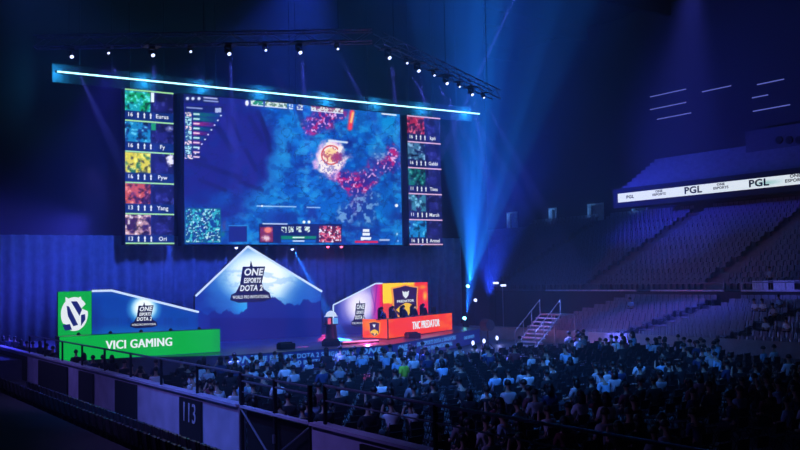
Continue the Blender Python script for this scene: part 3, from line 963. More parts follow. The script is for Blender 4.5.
allpos = []
for i, px in enumerate(tr1): allpos.append((place_on(px, T1a, T1b), i, 'straight left truss'))
for i, px in enumerate(tr2): allpos.append((place_on(px, (26.9, 42.2, TZ), T2b), i, 'receding right truss'))
for k, (P_, i, nm) in enumerate(allpos):
    o = fx if k == 0 else copy_tree(fx)
    o.location = (P_.x, P_.y, P_.z - .03)
    s_ = 0.6 if i % 2 else .9
    o.scale = (s_, s_, s_)
    o['label'] = '%s stage light from the left hanging on the %s, lens glowing' % (nth(i), nm)
    o['group'] = 'stage lights on the trusses'
    lp_ = Vector((P_.x, P_.y - .3, P_.z - .8))
    tgt = Vector((P_.x + (6 if i % 2 or k == 0 else -2), P_.y - 6, 0))
    spot('truss_beam', lp_, tgt, 150000 if i % 2 == 0 else 100000, (0.12, 0.14, 1.0), 8, .8, .08)

# moving lights on the floor at stage right, throwing cyan fans upwards


def floor_light(loc, label, lens=m_lensc, h=.0, stand=None):
    loc = Vector(loc)
    t = thing('beam_light', (loc.x, loc.y, 0 if stand is None else stand), label, 'stage light', 'beam lights beside the stage')
    z = loc.z
    b = MB(); b.tube((loc.x, loc.y, (0 if stand is None else stand)), (loc.x, loc.y, z - .35), .05, 6); b.build('stand', m_dark, t)
    b = MB(); b.box((loc.x, loc.y, z - .3), (.35, .35, .12)); b.build('base', m_dark, t)
    b = MB(); b.tube((loc.x, loc.y + .1, z - .22), (loc.x - .02, loc.y - .12, z), .16, 10, .2); b.build('lamp_head', m_dark, t)
    b = MB(); b.sphere((loc.x - .03, loc.y - .16, z + .02), .14, nu=10, nv=6); b.build('lens', lens, t, smooth=True)
    return loc


P1 = onY(467, 286.5, 62.0); P2 = onY(463.5, 318.5, 58); P3 = onY(474.5, 300.5, 62)
floor_light(P1, 'upper of three cyan beam lights on stands right of the orange desk')
floor_light(P2, 'lowest of three cyan beam lights on stands right of the orange desk')
floor_light(P3, 'small dim cyan beam light between the two bright ones', m_lens)
for (Ps, tx, ty, e, sz) in ((P1, 466, 60, 2600, 7), (P1, 482, 80, 3600, 6), (P1, 497, 70, 3000, 6), (P1, 520, 90, 1800, 7), (P2, 475, 120, 1800, 7), (P1, 455, 70, 1500, 5), (P1, 438, 70, 1500, 8), (P1, 540, 90, 1200, 9)):
    tg = onY(tx, ty, Ps.y - 2)
    spot('floor_beam', Ps + Vector((0, -.4, .25)), tg, e * 230, (0.012, 0.30, 1.0), sz * 1.35, .6, .05)

spot('floor_beam', P1 + Vector((0, -.4, .25)), onY(478, 60, 60), 420000, (0.012, 0.17, 1.0), 24, 1.0, .05)
spot('floor_beam', P2 + Vector((0, -.4, .25)), onY(500, 60, 56), 250000, (0.012, 0.14, 1.0), 24, 1.0, .05)
# centre beams under the screen
def hung_lamp(px, py, Y, label, lens, target, e, col, sz):
    P_ = onY(px, py, Y)
    t = thing('hung_stage_light', (P_.x, P_.y, P_.z), label, 'stage light')
    b = MB(); b.tube((P_.x, P_.y, P_.z + .15), (P_.x, P_.y, 7.5), .025, 5); b.build('hanging_rod', m_dark, t)
    b = MB(); b.tube((P_.x, P_.y + .02, P_.z + .3), (P_.x, P_.y - .02, P_.z), .13, 10, .17); b.build('lamp_head', m_dark, t)
    b = MB(); b.sphere((P_.x, P_.y - .06, P_.z), .13, nu=10, nv=6); b.build('lens', lens, t, smooth=True)
    if e: spot('hung_beam', P_ + Vector((0, -.3, -.1)), target, e, col, sz, .5, .05)
    return P_


hung_lamp(292, 249, 66.9, 'small white stage light with a slanting beam right of the gable roof', m_lens, onY(333, 322, 54), 2200000, (0.02, 0.22, 1.0), 3.2)
hung_lamp(327.5, 246.5, 66.9, 'left pink lamp hanging below the main screen', m_lensp, onY(327, 330, 56), 2500, (1.0, .05, .2), 14)
hung_lamp(341, 246.5, 66.9, 'right pink lamp hanging below the main screen', m_lensp, onY(341, 330, 56), 2500, (1.0, .05, .2), 14)
hung_lamp(236, 247.5, 66.9, 'small pale lamp hanging left of the gable peak', m_lens, onY(230, 330, 62), 300, BLUE, 20)
# curtain washes
for px in (150, 185, 225, 360, 420):
    P_ = onY(px, 246, 67)
    spot('curtain_wash', (P_.x, 66.6, 8.0), (P_.x, 68.0, 1), 3500, (0.02, 0.22, 1.0), 60, .9, .1)
# strong blue washes that fill the air round the stage
# beam entering from above
spot('roof_beam', onY(520, -14, 52), onY(462, 110, 56), 1400000, (.10, .14, 1.0), 2.6, .6, .08)

# pink light raking the stage
P_ = Vector((27.2, 47.6, 1.35))
b = MB()
b.box((0, 0, .15), (.9, .5, .3)); b.box((0, .12, .33), (.8, .2, .08))
o = b.build('floor_monitor', mat('monitor_black', (.01, .01, .012), .7)); o.location = onY(331, 347, 47.2); o.location.z = ZD
tag(o, 'black floor monitor at stage edge in front of the pink glow', 'floor monitor', 'stage floor monitors')
o2 = o.copy(); C.objects.link(o2); o2.location = onY(286, 350, 47.2); o2.location.z = ZD
o2['label'] = 'black floor monitor at stage edge, left one near lettering'
o2 = o.copy(); C.objects.link(o2); o2.location = Vector((33.6, 49.4, ZD))
o2['label'] = 'black floor monitor just below the corner of orange desk'
pm = onY(343, 346, 47.6); pm.z = ZD + .3
plight('pink_glow', (pm.x + 1.5, pm.y - .3, ZD + .35), 260, (1.0, .08, .35), .1)
spot('pink_rake', pm, (pm.x + 6, pm.y + 1.2, ZD - .1), 3000, (1.0, .12, .35), 50, .9, .05)
spot('pink_rake', (pm.x - 1.2, pm.y, ZD + .3), (pm.x - 6, pm.y + .8, ZD), 1000, (1.0, .12, .35), 40, .9, .05)
tl = thing('strip_light', (pm.x, pm.y, ZD), 'glowing pink strip light lying on the stage deck', 'stage light')
b = MB(); b.box((pm.x + 1.2, pm.y, ZD + .14), (2.4, .08, .07)); b.build('glow_tube', emat('pink_tube', (255, 130, 190), 1.6), tl)
b = MB(); b.box((pm.x + 1.2, pm.y + .08, ZD + .06), (2.5, .2, .12)); b.build('tube_housing', m_dark, tl)

# trophy pedestal
tp = onY(331.5, 343, 51.5); tp.z = ZD
t = thing('trophy_pedestal', tp, 'dark round pedestal at centre stage between the gable and orange desk', 'pedestal')
b = MB(); b.tube((tp.x, tp.y, ZD), (tp.x, tp.y, ZD + .12), .5, 16, .5); b.tube((tp.x, tp.y, ZD + .12), (tp.x, tp.y, ZD + .95), .38, 16, .3); b.tube((tp.x, tp.y, ZD + .95), (tp.x, tp.y, ZD + 1.0), .42, 16)
b.build('pedestal_body', m_dark, t)
t = thing('trophy', (tp.x, tp.y, ZD + 1.0), 'trophy with glowing white domed top on the dark pedestal', 'trophy')
b = MB(); b.sphere((tp.x, tp.y, ZD + 1.5), .34, (1, 1, .95), 14, 6, 0, 90); b.tube((tp.x, tp.y, ZD + 1.47), (tp.x, tp.y, ZD + 1.5), .42, 16)
b.build('dome', emat('trophy_white', (205, 225, 250), 1.0), t, smooth=False)
b = MB(); b.tube((tp.x, tp.y, ZD + 1.0), (tp.x, tp.y, ZD + 1.47), .1, 8); b.build('stem', m_dark, t)
b = MB(); b.box((tp.x - .24, tp.y - .2, ZD + 1.2), (.2, .05, .36)); b.build('badge', emat('badge_red', (230, 90, 120), 1.0), t)
b = MB(); b.box((tp.x + .2, tp.y - .2, ZD + 1.2), (.3, .05, .36)); b.build('badge', emat('badge_blue', (90, 170, 245), 1.0), t)

# ------------------------------------------------------------------ ribbon board
ya, yb = 30.0, 66.27
t = thing('ribbon_board', (70, 48, 11.77), 'long white LED ribbon board with black logos on the balcony front', 'LED board')


def paint_rb(p):
    p.fill((232, 244, 255)); p.mix(vnoise(p.X * 30, p.Y * 2, 5) * .15, (200, 225, 255))
    for x in (.10 + .365, .655): p.mix(np.clip(1 - np.abs((p.X - x) / .05), 0, 1) * np.clip(1 - np.abs(p.Y - .45) / .35, 0, 1) * .6, (90, 170, 160))


picture('screen_picture', (70, yb), (70, ya), 11.77, 12.64, 200, 10, paint_rb, t, picmat('ribbon_picture', 1.05), .2, local=True)
b = MB(); b.box((70.25, (ya + yb) / 2, 12.2), (.1, yb - ya + .1, 1.0)); b.build('board_casing', m_black, t)
m_ink = mat('ribbon_ink', (0.01, 0.015, 0.05), 0.8, 0, None, 1, 0)
for px, s, sz in ((630, 'PGL', .42), (659, 'ONE\nESPORTS', .3), (693, 'PGL', .85), (721, 'ONE\nESPORTS', .3), (759, 'PGL', .85), (796, 'ONE\nESPORTS', .36)):
    p_ = onX(px, 190, 69.95)
    text('lettering', s, (69.93, p_.y, 12.2 + (.1 if '\n' in s else 0)), (0, -1, 0), (0, 0, 1), sz, m_ink, t, bold=.03, sx=1.3)

# glowing bars standing in for lit rows high in the gallery
m_dim = emat('lit_row_glow', (95, 105, 190), 1.0)
k = 0
for (xa, ya_, xb_, yb_) in ((650, 94.5, 686, 91.5), (650, 107.5, 686, 105), (657, 117.5, 691, 114.5), (702, 90, 731, 87), (757, 83, 784, 81), (752, 97, 768, 95.5), (753, 109.5, 790, 107)):
    p_ = onX(xa, ya_, 76.96); q_ = onX(xb_, ya_ - (xb_ - xa) * .08, 76.96)
    p_.z = q_.z = (p_.z + q_.z) / 2
    b = MB(); b.tube(p_, q_, .05, 6)
    o = b.build('glow_strip', m_dim)
    tag(o, ('%s short dim light strip from the left, high on the dark right wall' % nth(k)), 'light strip', 'light strips high on the right wall'); k += 1
# grey box (projector room) at far upper right
pB = onX(775, 140, 76)
t = thing('control_booth', (76, pB.y, 20), 'dark control booth box with round openings high on the right wall', 'booth')
b = MB(); b.box((76.2, pB.y - 2, pB.z), (1.4, 9.5, 2.2)); b.build('booth_box', mat('booth_grey', (.09, .09, .12), .8), t)
for px in (779, 789, 799):
    q_ = onX(px, 140, 75.45); b = MB(); b.tube((75.4, q_.y, q_.z), (75.5, q_.y, q_.z), .35, 14); b.build('opening', m_black, t)

# ------------------------------------------------------------------ balcony rails on the right
def guard(yA, yB, x, z, h, label, posts, extra=0):
    t = thing('balcony_rail', (x, (yA + yB) / 2, z), label, 'railing', 'balcony rails')
    b = MB(); b.tube((x, yA, z + h), (x, yB, z + h), .035, 6); b.build('handrail', m_rail, t)
    for f in range(posts):
        yp = yA + (yB - yA) * f / (posts - 1)
        b = MB(); b.tube((x, yp, z), (x, yp, z + h), .03, 6); b.build('post', m_rail, t)
    return t


guard(53.4, 63.9, 58.1, 3.45, .5, 'balcony rail on the right tier, leftmost long section', 6)
guard(44.9, 51.7, 58.1, 3.45, .5, 'balcony rail on the right tier, middle section', 5)
guard(34.5, 43.4, 58.1, 3.45, .5, 'balcony rail on the right tier, section with the white tables', 6)

# tables behind the rail
m_cloth = mat('white_cloth', (.75, .76, .85), .8)
for i, (pa_, pb_) in enumerate(((755, 771), (776, 797))):
    y1_, y0_ = onX(pa_, 284, 58.8).y, onX(pb_, 284, 58.8).y
    b = MB(); n_ = 24
    b.box((58.9, (y0_ + y1_) / 2, 3.3 + .74), (.9, y1_ - y0_, .05))
    for q in range(n_):
        yy_ = y0_ + (y1_ - y0_) * (q + .5) / n_
        b.box((58.47 + .02 * math.sin(q * 1.7), yy_, 3.3 + .37), (.03, (y1_ - y0_) / n_ * 1.02, .72))
    o = b.build('covered_table', m_cloth)
    tag(o, ('shorter white-draped table behind the balcony rail', 'longer white-draped table behind the balcony rail, nearest frame edge')[i], 'table', 'white-draped tables')
spot('table_fill', (50, 30, 20), (59, 40, 3), 12000, (.12, .12, 1), 14, .8, .2)  # unseen high spot added to brighten the tables

# ------------------------------------------------------------------ stadium seats
def seat_mesh(material):
    b = MB()
    b.box((0, 0, .42), (.48, .42, .06)); b.box((0, .06, .2), (.06, .3, .4))
    # curved back
    for s_ in (-1, 0, 1):
        b.box((s_ * .16, .24 - (.03 if s_ else 0), .62), (.17, .05, .34), Matrix.Rotation(-.15, 3, 'X') @ Matrix.Rotation(s_ * .25, 3, 'Z'))
    return b.mesh('stadium_seat', material)


sm = seat_mesh(m_seat)
rows = []
blocks = [(44.9, 54.4, 'far'), (37.0, 43.4, 'middle'), (26.5, 35.8, 'near')]
for r_ in range(10):
    for (y0, y1, nm) in blocks:
        n_ = int((y1 - y0) / .56)
        for i in range(n_):
            y = y1 - .3 - i * .56 - (r_ * 7 % 5) * .07
            rows.append((r_, nm, i, 46.5 + 1.15 * r_ + .6, y, .23 * (r_ + 1)))
def dist(a): return math.hypot(a[3], a[4])
vis = [a for a in rows if abs(math.atan2(a[3], a[4]) - PHI) < math.radians(23.3)]
vis.sort(key=dist)
ind, rest = vis[:290], vis[290:]
ta_people = {}
for (r_, nm, i, x, y, z) in ind:
    o = bpy.data.objects.new('stadium_seat', sm); C.objects.link(o)
    o.location = (x, y, z); o.rotation_euler.z = -math.pi / 2
    tag(o, 'empty blue-grey stadium seat, %s row up, %s from the left in the %s block' % (nth(r_), nth(i), nm), 'seat', 'seats of the lower side tier')
b = MB()
base = [tuple(v.co) for v in sm.vertices]; fcs = [tuple(p_.vertices) for p_ in sm.polygons]
def add_seats(b, lst):
    for (x, y, z) in lst:
        k_ = len(b.v)
        for (vx, vy, vz) in base: b.v.append(Vector((x + vy, y - vx, z + vz)))
        for f in fcs: b.f.append([k_ + q for q in f]); b.mi.append(0)
lst = [(a[3], a[4], a[5]) for a in rest]
for r_ in range(18):
    x = 60.5 + 16.4 / 18 * r_ + .45; z = 3.0 + 7.6 / 18 * (r_ + 1)
    for (y0, y1) in ((36, 47.5), (49, 60.5), (62, 73.5), (75, 86)):
        y = y0 + .3 + (r_ * 7 % 5) * .1
        while y < y1: lst.append((x, y, z)); y += .6
add_seats(b, lst)
o = b.build('stadium_seats', m_seat); tag(o, 'distant rows of empty dark blue seats filling the upper right tiers', 'seats', kind='stuff')

# ------------------------------------------------------------------ people
def skin(name, chains, mats, sub=1):
    """chains: list of lists of (x,y,z,r) ; first point of later chains = (index,) to join"""
    me = bpy.data.meshes.new(name); V = []; E = []; R = []
    for ch in chains:
        prev = None
        for p_ in ch:
            if isinstance(p_, int): prev = p_; continue
            V.append(p_[:3]); R.append(p_[3]); i = len(V) - 1
            if prev is not None: E.append((prev, i))
            prev = i
    me.from_pydata(V, E, [])
    o = bpy.data.objects.new(name, me); C.objects.link(o)
    md = o.modifiers.new('skin', 'SKIN'); md.use_smooth_shade = True
    sv = me.skin_vertices[0].data
    for i, r_ in enumerate(R):
        rr = r_ if isinstance(r_, tuple) else (r_, r_)
        sv[i].radius = rr; sv[i].use_root = (i == 0)
    if sub: md = o.modifiers.new('sub', 'SUBSURF'); md.levels = sub; md.render_levels = sub
    dg = bpy.context.evaluated_depsgraph_get(); dg.update()
    out = bpy.data.meshes.new_from_object(o.evaluated_get(dg)); out.name = name
    bpy.data.objects.remove(o)
    out.materials.clear()
    for m_ in mats: out.materials.append(m_)
    out.polygons.foreach_set('use_smooth', [True] * len(out.polygons))
    return out


m_skin = mat('skin', (.45, .28, .2), .6)
m_trou = mat('dark_trousers', (.03, .035, .05), .9)
m_hair = mat('black_hair', (.008, .007, .007), .5)


def person_meshes(kind):
    lean = {'upright': 0.0, 'leaning': .16, 'slouch': -.06, 'reach': .05, 'stand': 0.0}[kind]
    st = kind == 'stand'
    hz = .92 if st else .52
    L = lambda f: lean * f
    body = [[(0, 0, hz, .14), (0, L(.3), hz + .2, (.12, .10)), (0, L(.8), hz + .4, (.15, .10)), (0, L(1.05), hz + .53, .07), (0, L(1.15) + .01, hz + .61, .052), (0, L(1.3) + .035, hz + .70, (.078, .092)), (0, L(1.35) + .03, hz + .79, (.072, .085))]]
    for s_ in (-1, 1):
        if st: body.append([0, (s_ * .1, 0, hz - .1, .09), (s_ * .11, .01, .48, .065), (s_ * .11, 0, .1, .045), (s_ * .12, .14, .05, .04)])
        else: body.append([0, (s_ * .1, .1, hz - .02, .09), (s_ * .13, .45, .5, .068), (s_ * .13, .43, .12, .048), (s_ * .13, .57, .05, .04)])
        if kind == 'reach': arm = [2, (s_ * .18, L(.9), hz + .44, .06), (s_ * .24, .2, hz + .38, .045), (s_ * .12, .32, hz + .62, .035), (s_ * .09, .33, hz + .70, .035)]
        elif st: arm = [2, (s_ * .19, 0, hz + .44, .06), (s_ * .25, -.02, hz + .16, .045), (s_ * .22, .1, hz - .06, .035), (s_ * .2, .14, hz - .13, .035)]
        else: arm = [2, (s_ * .18, L(.9), hz + .44, .06), (s_ * .25, .06 + L(.5), hz + .18, .045), (s_ * .13, .3, hz + .14, .035), (s_ * .08, .37, hz + .15, .035)]
        body.append(arm)
    bm_ = skin('person_body', body, [m_skin, m_trou])
    for p_ in bm_.polygons:
        c_ = p_.center
        p_.material_index = 1 if c_.z < hz + .05 else 0
    # face: nose and ears added to the head, kept inside the body mesh
    bb = bmesh.new(); bb.from_mesh(bm_)
    hc = Vector((0, L(1.3) + .035, hz + .73))
    for (dx, dy, dz, r_) in ((0, .095, -.01, .018), (-.082, 0, 0, .02), (.082, 0, 0, .02)):
        bmesh.ops.create_icosphere(bb, subdivisions=1, radius=r_, matrix=Matrix.Translation(hc + Vector((dx, dy, dz))))
    bb.to_mesh(bm_); bb.free()
    sh = [[(0, 0, hz + .02, (.165, .145)), (0, L(.3), hz + .2, (.15, .13)), (0, L(.8), hz + .4, (.175, .125)), (0, L(1.0), hz + .5, .09)]]
    for s_ in (-1, 1):
        if kind == 'reach': sh.append([2, (s_ * .185, L(.9), hz + .44, .08), (s_ * .235, .17, hz + .39, .065)])
        elif st: sh.append([2, (s_ * .195, 0, hz + .44, .08), (s_ * .25, -.02, hz + .2, .065)])
        else: sh.append([2, (s_ * .185, L(.9), hz + .44, .08), (s_ * .25, .05 + L(.5), hz + .2, .065)])
    shm = skin('shirt', sh, [m_trou])
    b = MB(); hcen = hc + Vector((0, -.015, .02))
    b.sphere(hcen, .118, (.88, 1.02, 1.0), 12, 6, -18, 90)
    hm = b.mesh('hair', m_hair, True)
    b = MB(); b.sphere(hcen, .122, (.88, 1.02, 1.0), 12, 6, -18, 90); b.box(hcen + Vector((0, -.05, -.13)), (.18, .11, .24))
    hm2 = b.mesh('long_hair', m_hair, True)
    return bm_, shm, hm, hm2


KINDS = {k: person_meshes(k) for k in ('upright', 'leaning', 'slouch', 'reach', 'stand')}
SHIRTS = {'white': (.75, .76, .8), 'pale blue': (.35, .55, .75), 'grey': (.25, .25, .28), 'black': (.015, .015, .02), 'dark blue': (.03, .05, .14), 'light grey': (.45, .45, .5), 'maroon': (.2, .04, .06), 'yellow-green': (.45, .75, .05)}
SHM = {}


def shirt_mesh(kind, colr):
    if (kind, colr) not in SHM:
        me = KINDS[kind][1].copy(); me.materials.clear(); me.materials.append(mat('shirt_' + colr.replace(' ', '_').replace('-', '_'), SHIRTS[colr], .85, vary=.1)); SHM[(kind, colr)] = me
    return SHM[(kind, colr)]


def person(loc, rz, kind, colr, label, group, longhair=False, sc=1.0):
    K = KINDS[kind]
    o = bpy.data.objects.new('person', K[0]); C.objects.link(o)
    o.location = loc; o.rotation_euler.z = rz; o.scale = (sc, sc, sc)
    s_ = bpy.data.objects.new('shirt', shirt_mesh(kind, colr)); C.objects.link(s_); s_.parent = o
    h = bpy.data.objects.new('hair', K[3 if longhair else 2]); C.objects.link(h); h.parent = o
    tag(o, label, 'person', group)
    return o


# folding chair
b = MB()
b.box((0, .02, .43), (.42, .42, .035)); b.box((0, -.2, .68), (.42, .03, .28), Matrix.Rotation(.12, 3, 'X'))
for s_ in (-1, 1):
    b.tube((s_ * .2, .2, 0), (s_ * .2, -.22, .86), .014, 5); b.tube((s_ * .2, -.22, 0), (s_ * .2, .18, .43), .014, 5)
chm = b.mesh('folding_chair', m_chair)

# audience on the floor: rows parallel to the stage
aud = []
NR = 26
for r_ in range(NR):
    y = 41.0 - 1.05 * r_
    x = 12.1; i = 0
    while x < 41.0 - max(0, 34 - y) * .3:
        aisle = (20.6 < x < 22.0) or (31.2 < x < 32.6)
        if not aisle:
            az = math.atan2(x, y) - PHI
            Dz = (x * Fw.x + y * Fw.y)
            if abs(az) < math.radians(22.9):
                py = 225 + FOC * (EYE - 1.1 + Dz * math.tan(PIT)) / Dz
                if py < 460: aud.append((r_, i, x, y))
            i += 1
        x += .72
print('audience seats', len(aud))
pcount = 0; ccount = 0
cand = []
for (r_, i, x, y) in aud:
    dens = .38
    if x > 30: dens = .24
    if vnoise(np.array([x / 3.]), np.array([y / 3.]), 3, 1)[0] < .28: dens *= .4
    occ = rnd.random() < dens
    cand.append((r_, i, x, y, occ))
cand.sort(key=lambda a: a[2] ** 2 + a[3] ** 2)
far_people = []; far_chairs = []
for (r_, i, x, y, occ) in cand:
    jx = rnd.uniform(-.06, .06); jy = rnd.uniform(-.08, .08)
    chl = 'black folding chair, %s row from stage, %s seat from near wall' % (nth(r_), nth(i))
    if ccount < 295:
        o = bpy.data.objects.new('folding_chair', chm); C.objects.link(o); o.location = (x, y + jy, 0)
        tag(o, ('occupied ' if occ else 'empty ') + chl, 'chair', 'folding chairs on the floor'); ccount += 1
    else: far_chairs.append((x, y + jy))
    if occ:
        kind = rnd.choice(['upright', 'upright', 'leaning', 'slouch', 'reach'])
        colr = rnd.choice(['white', 'white', 'white', 'pale blue', 'pale blue', 'light grey', 'grey', 'black', 'black', 'black', 'black', 'black', 'black', 'dark blue', 'dark blue', 'maroon'])
        sc = rnd.uniform(.97, 1.12)
        rz = rnd.uniform(-.35, .35)
        lh = rnd.random() < .25
        if pcount < 285:
            person((x + jx, y + jy, .0), rz, kind, colr, 'spectator in %s shirt, %s row from stage, %s seat from near wall' % (colr, nth(r_), nth(i)), 'seated audience', lh, sc)
            pcount += 1
        else: far_people.append((x + jx, y + jy, rz, kind, colr, sc))
print('persons', pcount, 'chairs', ccount, 'far', len(far_people))
# the rest of the audience and chairs as one mass each
def merge(name, items, label, cat):
    bb = bmesh.new(); mats_ = []
    for (me, M_) in items:
        tmp = me.copy(); tmp.transform(M_)
        idx = []
        for mm in me.materials:
            if mm not in mats_: mats_.append(mm)
            idx.append(mats_.index(mm))
        for p_ in tmp.polygons: p_.material_index = idx[p_.material_index]
        bb.from_mesh(tmp); bpy.data.meshes.remove(tmp)
    me = bpy.data.meshes.new(name); bb.to_mesh(me); bb.free()
    for mm in mats_: me.materials.append(mm)
    o = bpy.data.objects.new(name, me); C.objects.link(o); tag(o, label, cat, kind='stuff'); return o
if far_people:
    its = []
    for (x, y, rz, kind, colr, sc) in far_people:
        M_ = Matrix.Translation((x, y, 0)) @ Matrix.Rotation(rz, 4, 'Z') @ Matrix.Scale(sc, 4)
        its += [(KINDS[kind][0], M_), (shirt_mesh(kind, colr), M_), (KINDS[kind][2], M_)]
    merge('audience_crowd', its, 'far part of the seated audience close to the stage', 'crowd')
if far_chairs:
    merge('chair_rows', [(chm, Matrix.Translation((x, y, 0))) for (x, y) in far_chairs], 'far rows of black folding chairs under the audience', 'chairs')

# standing people along the near wall
stand = [(q_, 0) for q_ in (3, 9, 15, 21, 27, 33, 40, 47, 53, 60, 68, 76, 84, 93, 103, 112)]
for k, (px, y) in enumerate(stand):
    x = 11.6 + rnd.random() * .8
    r = ray(px, 340); y = x * r.y / r.x
    c_ = ['black', 'dark blue', 'black', 'black'][k % 4] if k != 12 else 'light grey'
    person((x, y, 0), rnd.uniform(-.4, .4), 'stand', c_, 'standing spectator in %s shirt behind the near wall, %s from the far left' % (c_, nth(k)), 'people standing at the near wall', k % 3 == 0, .97)
# crew member in high-visibility green vest, mid crowd
p_ = on(2, 404, 381, .85)
person((p_.x, p_.y, 0), .3, 'stand', 'yellow-green', 'steward in bright yellow-green top standing amid the seated audience', 'people standing in the hall')
# riser and chairs behind the orange desk
b = MB(); q_ = D0 + dd * 5.2 - dn * 1.75
b.box((q_.x, q_.y, ZD + .22), (7.4, 1.9, .44), Matrix.Rotation(math.atan2(dd.y, dd.x), 3, 'Z')); struct('floor_riser', b, m_deck)
for k in range(5):
    q_ = D0 + dd * (2.0 + 1.55 * k) - dn * 1.62
    R_ = Matrix.Rotation(math.atan2(dd.y, dd.x), 3, 'Z')
    t = thing('gaming_chair', (q_.x, q_.y, ZD + .44), 'black high-backed gaming chair behind orange desk, %s from its corner' % nth(k), 'chair', 'gaming chairs at the orange desk')
    z_ = ZD + .44
    b = MB(); b.box((q_.x, q_.y, z_ + .95), (.5, .1, .8), R_); b.box((q_.x, q_.y, z_ + 1.38), (.3, .1, .12), R_); b.build('backrest', m_black, t, bevel=.03)
    c_ = q_ + dn * .3
    b = MB(); b.box((c_.x, c_.y, z_ + .5), (.5, .5, .1), R_); b.build('seat', m_black, t, bevel=.03)
    b = MB(); b.tube((c_.x, c_.y, z_ + .06), (c_.x, c_.y, z_ + .46), .03, 6); b.build('gas_column', m_dark, t)
    b = MB(); b.box((c_.x, c_.y, z_ + .04), (.6, .06, .06), R_); b.box((c_.x, c_.y, z_ + .04), (.06, .6, .06), R_); b.build('star_base', m_dark, t)
# players behind the desks
for k in range(5):
    q_ = D0 + dd * (2.0 + 1.55 * k) - dn * 1.25
    person((q_.x, q_.y, ZD + .45), math.atan2(dn.y, dn.x) + math.pi / 2 + math.pi + math.pi, 'leaning', 'dark blue', 'player in dark jersey behind orange desk, %s from its corner' % nth(k), 'players at the orange desk', False, 1.08)
for k in range(5):
    q_ = Vector((g0.x + 1.2 + 1.6 * k, YG + 1.3, ZD + .02))
    person(q_, math.pi, 'leaning', 'black', 'player in black jersey behind green desk, %s from its left end' % nth(k), 'players at the green desk', False, .95)
for k in range(5):
    q_ = D0 + dd * (1.5 + 1.55 * k) - dn * .45
    t = thing('monitor', (q_.x, q_.y, zt), 'black gaming monitor on the orange desk, %s from its corner' % nth(k), 'monitor', 'monitors on the orange desk')
    R_ = Matrix.Rotation(math.atan2(dd.y, dd.x), 3, 'Z')
    b = MB(); b.box((q_.x, q_.y, zt + .012), (.3, .22, .024), R_); b.build('base', m_black, t)
    b = MB(); b.box((q_.x, q_.y, zt + .1), (.05, .04, .18), R_); b.build('neck', m_black, t)
    b = MB(); b.box((q_.x, q_.y, zt + .3), (.66, .05, .38), R_); b.build('display', m_black, t, bevel=.01)
# people in the lower tier and at the tables
for k, (px, py, X_) in enumerate(((762, 305, 54.5), (770, 308, 54.5), (781, 309, 53.4), (786, 303, 55.6), (774, 331, 49.9), (795, 332, 49.9), (638, 312, 54.5))):
    r_ = int((X_ - 46.5) / 1.15)
    p_ = onX(px, py, X_)
    c_ = ['white', 'white', 'light grey', 'pale blue', 'white', 'white', 'pale blue'][k]
    person((46.5 + 1.15 * r_ + .5, p_.y, .23 * (r_ + 1)), math.pi / 2, 'leaning', c_, ('seated person in %s shirt, ' % c_) + ['leftmost of four below the draped tables', 'second of four below the draped tables', 'lower right of four below the draped tables', 'upper right of four below the draped tables', 'left of two in low side-tier rows', 'right of two in low side-tier rows', 'alone in the far side-tier block'][k], 'spectators on the side tier')
p_ = onX(771, 280, 60)
person((59.9, p_.y, 3.3), math.pi / 2, 'stand', 'light grey', 'person in light grey shirt standing behind the white-draped tables', 'people standing in the hall')

# ------------------------------------------------------------------ right corner of the stage: lamps, stand, stairs
# small white lamps
for k, (px, py, Y) in enumerate(((473, 343, 50), (484, 341, 51), (497, 338, 52))):
    p_ = onY(px, py, Y)
    t = thing('floor_lamp', (p_.x, p_.y, 0), '%s of three small white lamps on posts beyond the crowd, counted from the stage' % nth(k), 'lamp', 'small lamps beside the stage')
    b = MB(); b.tube((p_.x, p_.y, 0), (p_.x, p_.y, p_.z - .1), .03, 6); b.build('post', m_dark, t)
    b = MB(); b.sphere(p_, .1, (1, 1, 1.6), 8, 6); b.build('bulb', m_lens, t, smooth=True)
    plight('lamp_glow', (p_.x - .1, p_.y - .4, p_.z), 15, (.3, .35, 1), .1)
# lamp mast
p_ = onY(502.5, 286, 60); t = thing('lamp_mast', (p_.x, p_.y, 0), 'tall slim mast with small lamp on top right of the cyan beams', 'lamp')
b = MB(); b.tube((p_.x, p_.y, 0), (p_.x, p_.y, p_.z), .05, 6); b.build('pole', m_rail, t)
b = MB(); b.box((p_.x, p_.y - .1, p_.z + .05), (.4, .2, .15)); b.build('lamp_head', m_lens, t)
spot('mast_beam', (p_.x, p_.y - .3, p_.z - .05), (p_.x + .1, p_.y - .4, 0), 60, (.35, .4, 1), 30, .9, .05)
p_ = onY(495, 283, 60)
t = thing('lamp_mast', (p_.x, p_.y, 0), 'tall slim mast with wide lamp nearer to the cyan beams', 'lamp')
b = MB(); b.tube((p_.x, p_.y, 0), (p_.x, p_.y, p_.z), .03, 6); b.build('pole', m_dark, t)
b = MB(); b.box((p_.x, p_.y - .1, p_.z), (.4, .2, .15)); b.build('lamp_head', m_lens, t)
# black drum light on stand
p_ = onY(487.5, 325, 49)
t = thing('covered_spotlight', (p_.x, p_.y, 0), 'black drum-shaped spotlight on a slim stand silhouetted right of the stage', 'spotlight')
b = MB(); b.tube((p_.x, p_.y + .3, p_.z), (p_.x, p_.y - .3, p_.z), .42, 14, .36); b.build('lamp_head', m_black, t)
b = MB(); b.tube((p_.x, p_.y, 0), (p_.x, p_.y, p_.z - .35), .05, 6); b.build('pole', m_black, t)
for a_ in (0, 2.1, 4.2):
    b = MB(); b.tube((p_.x, p_.y, .5), (p_.x + .5 * math.cos(a_), p_.y + .5 * math.sin(a_), .02), .025, 5); b.build('leg', m_black, t)
